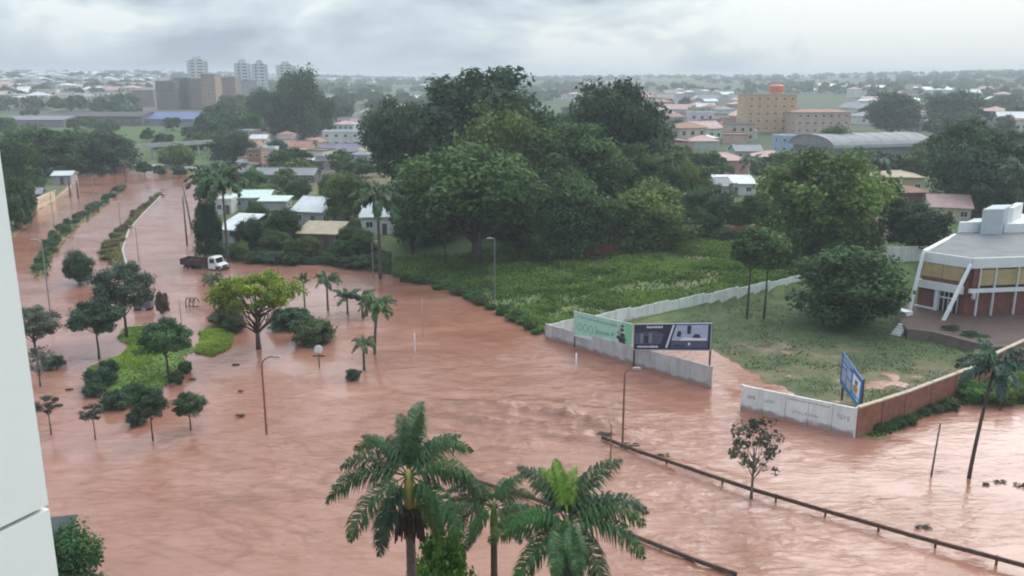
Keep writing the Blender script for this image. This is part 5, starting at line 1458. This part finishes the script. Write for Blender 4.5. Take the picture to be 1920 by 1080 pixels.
# ------------------------------------------------------------------ guard rails along the sunken carriageway
def guard_rail(name, label, pts, z, posts, taper=False):
    base = pts[0]
    o = thing(name, label, 'guard rail', (base.x, base.y, 0))
    for k in range(len(pts) - 1):
        A, B = pts[k], pts[k + 1]; L_ = (B - A).to_2d().length; n = max(1, int(round(L_ / 4.0)))
        for i in range(n):
            f0, f1 = i / n, (i + 1) / n; mb = MB((base.x, base.y, 0)); zz = z + rt.uniform(-.03, .03)
            nn = nrm2(A, B); prof = ((.0, -.17), (.07, -.12), (.07, -.05), (.0, 0), (.07, .05), (.07, .12), (.0, .17), (-.02, .17), (-.02, -.17))
            p0 = Vector((A.x, A.y, 0)).lerp(Vector((B.x, B.y, 0)), f0 - .002); p1 = Vector((A.x, A.y, 0)).lerp(Vector((B.x, B.y, 0)), f1 + .002)
            q0 = [p0 + nn * a + Vector((0, 0, zz + b)) for a, b in prof]; q1 = [p1 + nn * a + Vector((0, 0, zz + b)) for a, b in prof]
            m_ = len(prof)
            for j in range(m_): mb.face([q0[j], q1[j], q1[(j + 1) % m_], q0[(j + 1) % m_]])
            mb.face(q0); mb.face(q1[::-1])
            mb.build('beam', RUSTY, o)
            pp = p0.lerp(p1, .5); mb = MB((base.x, base.y, 0)); mb.box((pp.x - nn.x * .09, pp.y - nn.y * .09, z / 2 - .35), (.12, .12, z + 1.0)); mb.build('post', RUSTY, o)
    return o
guard_rail('guard_rail', 'long brown guard rail crossing the flood at lower right', [P(1128, 822, .4), P(1200, 849, .45), P(1410, 918, .5), P(1700, 1000, .55), P(1930, 1062, .55), P(2200, 1132, .55)], .52, True)
guard_rail('guard_rail', 'nearly drowned guard rail behind the foreground palms', [P(862, 893, .2), P(990, 932, .25), P(1180, 1000, .3), P(1300, 1046, .35), P(1382, 1074, .35)], .26, True)

# ------------------------------------------------------------------ street lights and poles
def street_light(u, vb, vt, label, arm_px=24, mat=None, r=.085, head=True):
    p = T(u, vb); h = ZV(p, vt) - p.z; a = arm_px * MPP(p); s = 1 if a > 0 else -1
    o = thing('street_light', label, 'street light', p)
    mb = MB(); path = [(0, 0, -1.2), (0, 0, 0), (0, 0, h * .5), (0, 0, h - abs(a) * .75)]
    for i in range(1, 7):
        t = i / 6 * math.pi / 2 * .9; path.append((a * (1 - math.cos(t)), 0, h - abs(a) * .75 + abs(a) * .75 * math.sin(t)))
    mb.tube(path, [r * 1.3, r * 1.2, r, r * .8] + [r * .7] * 6, 8); mb.build('pole', mat or LAMPP, o, True)
    if head:
        mb = MB(); e_ = path[-1]; mb.box((e_[0] + s * .35, 0, e_[2] - .02), (.75, .26, .15), top=.7); mb.build('lamp_head', GALV, o)
    return o
street_light(500, 814, 668, 'brown curved street light standing in the flood at left centre')
street_light(1167, 838, 690, 'tall thin street light at the end of the long guard rail', 16)
street_light(1144, 888, 790, 'thin pole bent at its top behind the right foreground palm', -14, head=False, r=.05)
street_light(97, 604, 448, 'pale street light near the white tower edge', -12, GALV)
street_light(262, 506, 424, 'thin street light beside the right median', -6, GALV, .06)
street_light(226, 420, 360, 'thin street light between the medians', -5, GALV, .07)
street_light(178, 382, 330, 'thin street light on the left carriageway', 4, GALV, .08)
street_light(103, 436, 358, 'thin street light near the cream sign', 4, GALV, .07)
street_light(524, 545, 498, 'rust brown post above the spreading tree', 3, head=False, r=.06)
street_light(928, 572, 446, 'pale thin pole on the field bank', -6, GALV, .06)
street_light(700, 522, 452, 'white headed pole beside the central palm', 5, GALV, .08)
def pole(u, vb, vt, label, r=.1, mat=None, name='utility_pole', cross=True, lean=0.0):
    p = T(u, vb); h = ZV(p, vt) - p.z; o = thing(name, label, 'pole', p)
    mb = MB(); mb.tube([(0, 0, -1.2), (lean * .5, 0, h * .5), (lean, 0, h)], [r * 1.2, r, r * .8], 8); mb.build('post', mat or GREYBARK, o, True)
    if cross:
        for k in (.06, .13):
            mb = MB(); mb.box((lean, -.1, h * (1 - k)), (1.5, .1, .12)); mb.build('crossarm', mat or GREYBARK, o)
    return o
pole(351, 460, 368, 'left one of two grey utility poles beside the flooded avenue', .16, cross=False)
pole(360, 428, 342, 'right one of two grey utility poles, leaning', .16, cross=False, lean=-1.2)
pole(1745, 893, 793, 'bare leaning post left of the slender palm', .07, GREYBARK, 'post', False, .25)
pole(1875, 770, 725, 'short dark post right of the slender palm', .07, BARK, 'post', False, -.1)
pole(1080, 700, 662, 'short white topped post in front of the green billboard', .09, WHITEP, 'marker_post', False)
pole(778, 664, 624, 'short white post alone in the open flood', .07, WHITEP, 'marker_post', False)
pole(340, 606, 552, 'thin sign post behind the round island tree', .05, GALV, 'sign_post', False)
pole(147, 372, 338, 'left one of two dark posts at the end of the left bank', .18, BARK, 'post', False)
pole(132, 368, 335, 'right one of two dark posts at the end of the left bank', .18, BARK, 'post', False)
pole(793, 632, 560, 'faint thin post right of the full crowned palm', .035, GALV, 'post', False)
# round white sign with a dark bracket
p = T(599, 690); s = MPP(p); rs = thing('round_sign', 'white round sign on a short post in the middle of the flood', 'sign', p)
mb = MB(); mb.tube([(0, 0, -1), (0, 0, 1.9)], .06, 7); mb.build('post', STEEL, rs)
mb = MB(); mb.tube([(0, -.05, 2.1), (0, .03, 2.1)], .45, 16); mb.build('disc', WHITEP, rs)
mb = MB(); mb.box((0, 0, 1.35), (1.3, .08, .16)); mb.build('bracket', STEEL, rs)

# ------------------------------------------------------------------ truck
tp = P(388, 503); td = (P(425, 506) - P(348, 499)); tang_ = math.atan2(td.y, td.x)
tk = thing('truck', 'old truck with white cab and dark maroon load bed stranded in the flood', 'truck', (tp.x, tp.y, -.55), tang_)
def bevel_box(c, d, name, mat, parent, b=.08, top=1.0, topy=None):
    o = MB().box(c, d, top=top, topy=topy).build(name, mat, parent)
    m_ = o.modifiers.new('bevel', 'BEVEL'); m_.width = b; m_.segments = 2
    return o
CABW = pm('cab_white_paint', (.76, .75, .70), .35, .06, 1.5, 0, spec=.5, stain=(.5, .42, .35), stain_amt=.35)
mb = MB(); mb.prism([(1.0, -1.05), (3.4, -1.05), (3.4, 1.05), (1.0, 1.05)], .75, 1.55)
cabm = MB(); prof = [(1.15, .8), (3.5, .8), (3.55, 1.45), (2.75, 1.65), (2.45, 2.55), (2.3, 2.68), (1.3, 2.68), (1.15, 2.5)]
for s in (-1, 1):
    q = [(x, s * (1.05 if z < 1.7 else .98), z) for x, z in prof]; cabm.face(q if s < 0 else q[::-1])
for i in range(len(prof)):
    (x0, z0), (x1, z1) = prof[i], prof[(i + 1) % len(prof)]
    y0, y1 = (1.05 if z0 < 1.7 else .98), (1.05 if z1 < 1.7 else .98)
    cabm.face([(x0, y0, z0), (x1, y1, z1), (x1, -y1, z1), (x0, -y0, z0)])
cab = cabm.build('cab', CABW, tk)
mb = MB(); mb.face([(2.735, -.86, 1.74), (2.735, .86, 1.74), (2.485, .82, 2.48), (2.485, -.82, 2.48)]); mb.v = [(x + .012, y, z + .005) for x, y, z in mb.v]; mb.build('windscreen', GLASS, cab)
for s in (-1, 1):
    mb = MB(); q = [(1.45, s * 1.035, 1.72), (2.55, s * 1.035, 1.72), (2.36, s * 1.0, 2.42), (1.45, s * 1.0, 2.42)]; mb.face(q); mb.build('side_window', GLASS, cab)
    bevel_box((3.56, s * .75, 1.2), (.06, .28, .22), 'headlight', WHITEP, tk, .02)
    bevel_box((2.5, s * 1.25, 2.0), (.1, .18, .4), 'mirror', STEEL, tk, .02)
    bevel_box((3.05, s * 1.02, 1.12), (1.0, .16, .28), 'wheel_arch', STEEL, tk, .04)
bevel_box((3.62, 0, .85), (.16, 2.1, .26), 'bumper', STEEL, tk, .04)
bevel_box((3.57, 0, 1.18), (.04, 1.1, .36), 'grille', STEEL, tk, .01)
bevel_box((-.9, 0, .85), (6.2, .9, .22), 'chassis', STEEL, tk, .02)
bevel_box((-1.75, 0, 1.12), (5.2, 2.3, .12), 'bed_floor', MUDTRUCK, tk, .02)
for s in (-1, 1):
    bd = bevel_box((-1.75, s * 1.15, 1.62), (5.2, .08, .9), 'bed_side', MUDTRUCK, tk, .02)
    for k in range(7):
        bevel_box((-4.2 + k * .82, s * 1.21, 1.62), (.1, .06, .96), 'stake', MUDTRUCK, bd, .01)
bevel_box((-4.32, 0, 1.62), (.08, 2.3, .9), 'tailgate', MUDTRUCK, tk, .02)
bevel_box((.82, 0, 1.95), (.1, 2.2, 1.5), 'headboard', MUDTRUCK, tk, .02)
bevel_box((.55, .2, 2.62), (.9, 1.6, .12), 'rack', STEEL, tk, .02)
g2 = random.Random(12); mb = MB()
for i in range(26):
    x, y = g2.uniform(-4.1, .4), g2.uniform(-.9, .9); mb.box((x, y, 1.25 + g2.uniform(0, .45)), (g2.uniform(.4, 1.1), g2.uniform(.3, .8), g2.uniform(.2, .6)), g2.uniform(0, 3), top=g2.uniform(.6, 1))
mb.build('load', DEBRIS, tk)
for x in (2.95, -2.4, -3.4):
    for s in (-1, 1):
        mb = MB(); mb.tube([(x, s * .78, .5), (x, s * .82, .5), (x, s * 1.04, .5), (x, s * 1.08, .5)], [.40, .5, .5, .40], 18)
        w_ = mb.build('wheel', RUBBER, tk); mb = MB(); mb.tube([(x, s * 1.05, .5), (x, s * 1.10, .5)], .24, 12); mb.build('rim', GALV, w_)

# ------------------------------------------------------------------ grey cart, rack, sign wall, bridge and other small things
p = T(270, 580); gc = thing('grey_cart', 'grey box cart on small dark wheels standing in the flood', 'cart', (p.x, p.y, -.3), R(8))
bevel_box((0, 0, 1.35), (2.3, 1.5, 1.5), 'box', flat('cart_grey', (.15, .15, .155)), gc, .05)
bevel_box((-.4, 0, 2.2), (1.6, 1.6, .12), 'lid', flat('cart_pale', (.5, .52, .5)), gc, .03)
for x in (-.8, .75):
    for y in (-.6, .6):
        mb = MB(); mb.tube([(x, y - .09, .36), (x, y + .09, .36)], .34, 14); mb.build('wheel', RUBBER, gc)
p = T(361, 576); br = thing('bicycle_rack', 'small dark hooped rack left of the slender dark palm', 'rack', (p.x, p.y, -.2))
for k in range(3):
    mb = MB(); mb.tube([(-.5 + .5 * k + .42 * math.cos(a) * .9, 0, .55 + .62 * math.sin(a) + .3) for a in [math.pi * i / 10 for i in range(11)]] + [(-.5 + .5 * k - .38, 0, -.2)], .07, 6); mb.build('hoop', STEEL, br)
mb = MB(); mb.box((0, 0, .35), (1.9, .1, .1)); mb.build('bar', STEEL, br)
# cream sign wall on the left bank
A, B = P(70, 393, .0), P(104, 376, .0)
sg = thing('sign_wall', 'cream sign wall on the left bank of the flooded avenue', 'sign', A)
slab(MB(A), A, B, 0, 1, -.4, (2.5, 2.4), -.1, .1).build('board', flat('cream_board', (.62, .52, .36)), sg)
slab(MB(A), A, B, -.02, 1.02, (2.5, 2.4), (2.68, 2.58), -.16, .16).build('coping', flat('cream_edge', (.7, .62, .48)), sg)
marks(A, B, .15, .85, lambda f: 1.35, .8, 9, flat('ochre_letter', (.42, .28, .14)), 'lettering', sg, 11, .105)
A2, B2 = P(105, 375), P(134, 351)
lw_ = thing('low_bank_wall', 'low pale wall continuing from the cream sign along the bank', 'wall', A2)
for i in range(4): slab(MB(A2), A2, B2, i / 4, (i + 1) / 4 - .004, -.4, .75, -.1, .1).build('wall_section', TANCOP, lw_)
H(56, 384, 24, 2.6, 6, 1.0, 20, 'gable', 'grey', DK, 'bank_hut', 'small grey roofed hut behind the cream sign', nw=1)
H(112, 346, 32, 2.6, 7, .8, 12, 'gable', 'white', GY, 'white_roofed_kiosk', 'white roofed kiosk on the left bank above the cream sign', nw=1)
H(216, 322, 22, 2.6, 6, 1.2, 0, 'gable', 'grey', PK, 'far_bank_house', 'little greyish house at the far end of the left bank', nw=1)
# footbridge
A, B = T(252, 300), T(402, 288)
fb = thing('footbridge', 'pale concrete footbridge crossing behind the end of the avenue', 'bridge', A)
zd = 4.2
slab(MB(A), A, B, 0, 1, A.z + zd, A.z + zd + .6, -1.2, 1.2).build('deck', CONC, fb)
for s in (-1.2, 1.05): slab(MB(A), A, B, 0, 1, A.z + zd + .602, A.z + zd + 1.5, s, s + .15).build('parapet', CONC, fb)
for k in range(6): slab(MB(A), A, B, .03 + k * .187, .05 + k * .187, A.z - 3, A.z + zd, -.6, .6).build('pier', CONC, fb)
# pale kerb of the right median
kp = [P(u, v) for u, v in ((306, 364), (272, 398), (242, 432), (230, 470), (238, 500))]
kb = ob('kerb', None, loc=kp[0]); kind(kb, 'structure')
for k in range(4):
    slab(MB(kp[0]), kp[k], kp[k + 1], 0, 1, -.5, .26, -.15, .15).build('kerb_stone', CONC, kb)
kq = [P(u, v) for u, v in ((152, 330), (240, 322), (330, 325), (368, 338))]
# pale strip of road beyond the flood's end
rq = [T(u, v) for u, v in ((160, 317), (215, 312), (280, 311), (340, 314), (400, 319), (440, 326))]
rdo = ob('road', None, loc=rq[0]); kind(rdo, 'structure')
RDM = pm('wet_road', (.30, .27, .24), .6, .15, .4, .1)
for k in range(5):
    zt_ = max(rq[k].z, rq[k + 1].z) + .35
    slab(MB(rq[0]), rq[k], rq[k + 1], -.005, 1.005, -1, zt_, -3.2, 3.2).build('road_slab', RDM, rdo)
for i, (u, v, h_, lb) in enumerate(((196, 330, 3.0, 'small tree at the left end of the pale road strip'), (272, 328, 4.2, 'small tree at the middle of the pale road strip'), (300, 330, 3.4, 'bushy tree right of the middle of the pale road strip'),
                                    (336, 333, 4.0, 'small tree near the right end of the pale road strip'), (410, 340, 5.5, 'dark tree behind the tall left palms at the road end'))):
    tree_at(T(u, v), h_, h_ * 1.2, 'far%d' % (i % 3), (.05, .085, .04), 'roadside_tree', lb)
# grey hut and tree at the lower left corner
p = P(118, 1040); hut = thing('utility_hut', 'small dark grey hut at the lower left beside the white tower', 'hut', p, R(15))
bevel_box((-1.0, 0, .7), (3.2, 2.4, 2.4), 'wall', flat('hut_grey', (.06, .075, .072)), hut, .04)
bevel_box((-1.0, 0, 1.98), (3.6, 2.8, .16), 'roof', flat('hut_roof', (.035, .045, .043)), hut, .04)
tree_at(P(118, 1120), 4.3, 4.8, 'round1', (.045, .10, .035), 'corner_tree', 'dense green tree at the lower left corner beside the white tower', rz=1.0)
tree_at(P(215, 1180), 2.6, 3.0, 'shrub0', (.05, .10, .04), 'corner_shrub', 'low shrub at the lower left picture corner', 'shrub')
# car roof and white bits in the field
p = T(1046, 482); cr_ = thing('white_van', 'small white van parked at the back of the field', 'van', p, R(10))
bevel_box((0, 0, .75), (3.9, 1.6, .8), 'body', CABW, cr_, .12); bevel_box((-.2, 0, 1.4), (2.9, 1.5, .65), 'cabin', CABW, cr_, .12, .88, .9); bevel_box((-.2, 0, 1.42), (2.95, 1.42, .36), 'window', GLASS, cr_, .05, .9, 1.03)
for x in (-1.2, 1.2):
    for s in (-.75, .75): mb = MB(); mb.tube([(x, s - .1, .32), (x, s + .1, .32)], .33, 14); mb.build('wheel', RUBBER, cr_)
# drifting debris
def debris(u, v, w, label, seed, n=14, zz=.05):
    p = P(u, v); o = thing('debris', label, 'debris', p); g2 = random.Random(seed)
    mb = MB()
    for i in range(n):
        a = g2.uniform(0, 6.28); x, y = g2.uniform(-w, w), g2.uniform(-w * .5, w * .5); L_ = g2.uniform(.3, .9) * w
        mb.tube([(x - math.cos(a) * L_, y - math.sin(a) * L_ * .5, zz + g2.uniform(-.08, .05)), (x, y, zz + g2.uniform(0, .16)), (x + math.cos(a) * L_, y + math.sin(a) * L_ * .5, zz + g2.uniform(-.08, .1))], [.02, .06, .02], 4)
    mb.build('branches', DEBRIS, o)
    v_, f_ = leaf_cards(np.array([[g2.uniform(-w, w), g2.uniform(-w * .4, w * .4), zz + g2.uniform(0, .15)] for _ in range(n * 5)]), np.tile(np.array([[.2, -.3, .93]]), (n * 5, 1)), np.full(n * 5, .07), np.random.default_rng(seed))
    ob('leaf_litter', npmesh('leaf_litter', v_, f_, LEAF, tone=np.full(n * 5, .4)), o, (.05, .06, .035))
for i, (u, v, w, lb, zz) in enumerate(((1132, 822, 1.0, 'dark drift of branches caught at the start of the long guard rail', .35), (1180, 842, 1.1, 'branch drift caught along the first length of the long guard rail', .35), (1240, 864, .9, 'branch drift on the second length of the long guard rail', .4),
        (450, 782, .6, 'small dark branch drifting left of the brown street light', .1), (1875, 905, .7, 'dark clump drifting right of the slender palm foot', .05), (1915, 912, .8, 'dark clump drifting at the right picture edge', .05),
        (1848, 910, .35, 'small clump drifting just right of the slender palm foot', .05), (1730, 990, .8, 'floating stick behind the long guard rail', .05), (442, 685, .6, 'weed clump drifting below the lawn tip', .03), (362, 712, .5, 'weed clump at the lower right island edge', .03),
        (452, 738, .35, 'upright twig in the dark patch of water', .2), (276, 356, 1.6, 'dark clump at the far end between the medians', .4), (305, 358, 2.2, 'branch drift at the far end of the right median', .3), (640, 503, 1.8, 'heap of debris on the bank left of the central palm', .5),
        (700, 512, 1.6, 'debris at the foot of the central palm', .4), (130, 732, .5, 'weed clump left of the island corner', .05))):
    debris(u, v, w * .62, lb, i, n=9, zz=zz)

# ------------------------------------------------------------------ grass that nobody could count
def grass(name, label, poly, n, h0, h1, tint, seed, zmin=-.02, wid=.10, clump=6.0):
    rng = np.random.default_rng(seed); xs = [p[0] for p in poly]; ys = [p[1] for p in poly]
    x = rng.uniform(min(xs), max(xs), n * 3); y = rng.uniform(min(ys), max(ys), n * 3)
    k = (sdist(x, y, poly) < -.15); x, y = x[k][:n], y[k][:n]
    d = fbm(x / clump, y / clump, seed + 3, 3); z = hz(x, y); k = (z > zmin) & (rng.random(len(x)) < sstep(.25, .6, d) + .25); x, y, z, d = x[k], y[k], z[k], d[k]; m = len(x)
    h = (h0 + (h1 - h0) * sstep(.35, .7, d)) * rng.uniform(.6, 1.3, m)
    V = []; TNs = []
    for j in range(4):
        a = rng.uniform(0, 6.28, m); dx, dy = np.cos(a), np.sin(a); w = wid * rng.uniform(.6, 1.4, m) * (.5 + h); ln = rng.uniform(.2, .7, m) * h
        b0 = np.stack([x - dy * w, y + dx * w, z - .03], 1); b1 = np.stack([x + dy * w, y - dx * w, z - .03], 1)
        m1 = np.stack([x + dx * ln * .4 + dy * w * .9, y + dy * ln * .4 - dx * w * .9, z + h * .65], 1); m0 = np.stack([x + dx * ln * .4 - dy * w * .9, y + dy * ln * .4 + dx * w * .9, z + h * .65], 1)
        V.append(np.stack([b0, b1, m1, m0], 1))
        t1 = np.stack([x + dx * ln + dy * w * .15, y + dy * ln - dx * w * .15, z + h], 1); t0 = np.stack([x + dx * ln - dy * w * .15, y + dy * ln + dx * w * .15, z + h], 1)
        V.append(np.stack([m0, m1, t1, t0], 1))
        tn = np.clip(.1 + d * .9 + rng.normal(size=m) * .13, 0, 1); TNs += [tn, tn]
    v = np.concatenate(V).reshape(-1, 3)
    o = ob(name, npmesh(name, v, np.arange(len(v)).reshape(-1, 4), GRASSM, tone=np.concatenate(TNs)), None, tint)
    kind(o, 'stuff'); o['label'] = label; o['category'] = 'grass'
    return o
FIELD = poly_px([(735, 520), (800, 532), (860, 548), (920, 578), (975, 608), (1022, 628), (1495, 540), (1500, 500), (1400, 455), (1200, 455), (1000, 470), (880, 485), (740, 492)])
grass('field_grass', 'tall green weeds covering the field behind the white wall', FIELD, 30000, .25, .75, (.098, .162, .038), 5, 0)
grass('lawn_grass', 'short muddy grass of the flooded lawn', LAWN, 9000, .06, .13, (.10, .135, .05), 6, .05, .07, 3.0)
grass('island_grass', 'bright short grass of the flooded garden island', ISLE, 7000, .10, .2, (.19, .29, .045), 7, .03)
grass('islet_grass', 'bright grass of the small lawn right of the round island tree', ISLE2, 4000, .10, .25, (.20, .28, .045), 8, .03)
grass('bank_grass', 'grass on the strip outside the brick wall', poly_px([(1612, 822), (1660, 822), (1720, 792), (1800, 762), (1920, 762), (1990, 740), (1990, 700), (1850, 720), (1700, 770)]), 7000, .15, .5, (.10, .16, .04), 9, 0)
grass('left_bank_grass', 'rough grass along the flood edge behind the truck', poly_px([(380, 478), (430, 488), (500, 489), (600, 491), (690, 508), (735, 518), (735, 480), (600, 470), (400, 462)]), 7000, .3, .8, (.075, .11, .04), 10, 0)

grass('median_grass', 'yellowish rough grass of the right median strip', MED2, 5000, .15, .45, (.17, .165, .055), 11, .02)
grass('median_grass', 'rough green grass of the left median strip', MED1, 5000, .15, .45, (.11, .145, .05), 12, .02)

# ------------------------------------------------------------------ wet hazy air
hv, ht = newmat('wet_air')
ov_ = ht.nodes.new('ShaderNodeOutputMaterial'); pv = ht.nodes.new('ShaderNodeVolumePrincipled')
pv.inputs['Color'].default_value = (.90, .945, .97, 1)
pv.inputs['Density'].default_value = 0.00036
pv.inputs['Anisotropy'].default_value = 0.1
ht.links.new(pv.outputs[0], ov_.inputs['Volume'])
zlo = float(gz.min()) - 4.0
zhi = 76.0
hb = MB(); hb.box((0, 0, (zlo + zhi) / 2), (31000, 31000, zhi - zlo))
haze = hb.build('haze', hv, None)
kind(haze, 'stuff'); haze['label'] = 'pale wet haze filling the air'; haze['category'] = 'haze'

# ------------------------------------------------------------------ rows whose members can be counted off get their own label
ORD = 'first second third fourth fifth sixth seventh eighth ninth tenth eleventh twelfth thirteenth fourteenth fifteenth sixteenth seventeenth eighteenth nineteenth twentieth twenty-first twenty-second twenty-third twenty-fourth twenty-fifth twenty-sixth twenty-seventh twenty-eighth twenty-ninth thirtieth'.split()
rows = {}
for o in scene.objects:
    if o.parent is None and 'group' in o and 'label' in o:
        rows.setdefault((o['group'], o['label']), []).append(o)
for (gp, lb), mem in rows.items():
    if 1 < len(mem) <= 30:
        mem.sort(key=lambda o: o.location.x / max(o.location.y, 1.0))
        for i, o in enumerate(mem):
            o['label'] = lb + ', ' + ORD[i] + ' from the left'
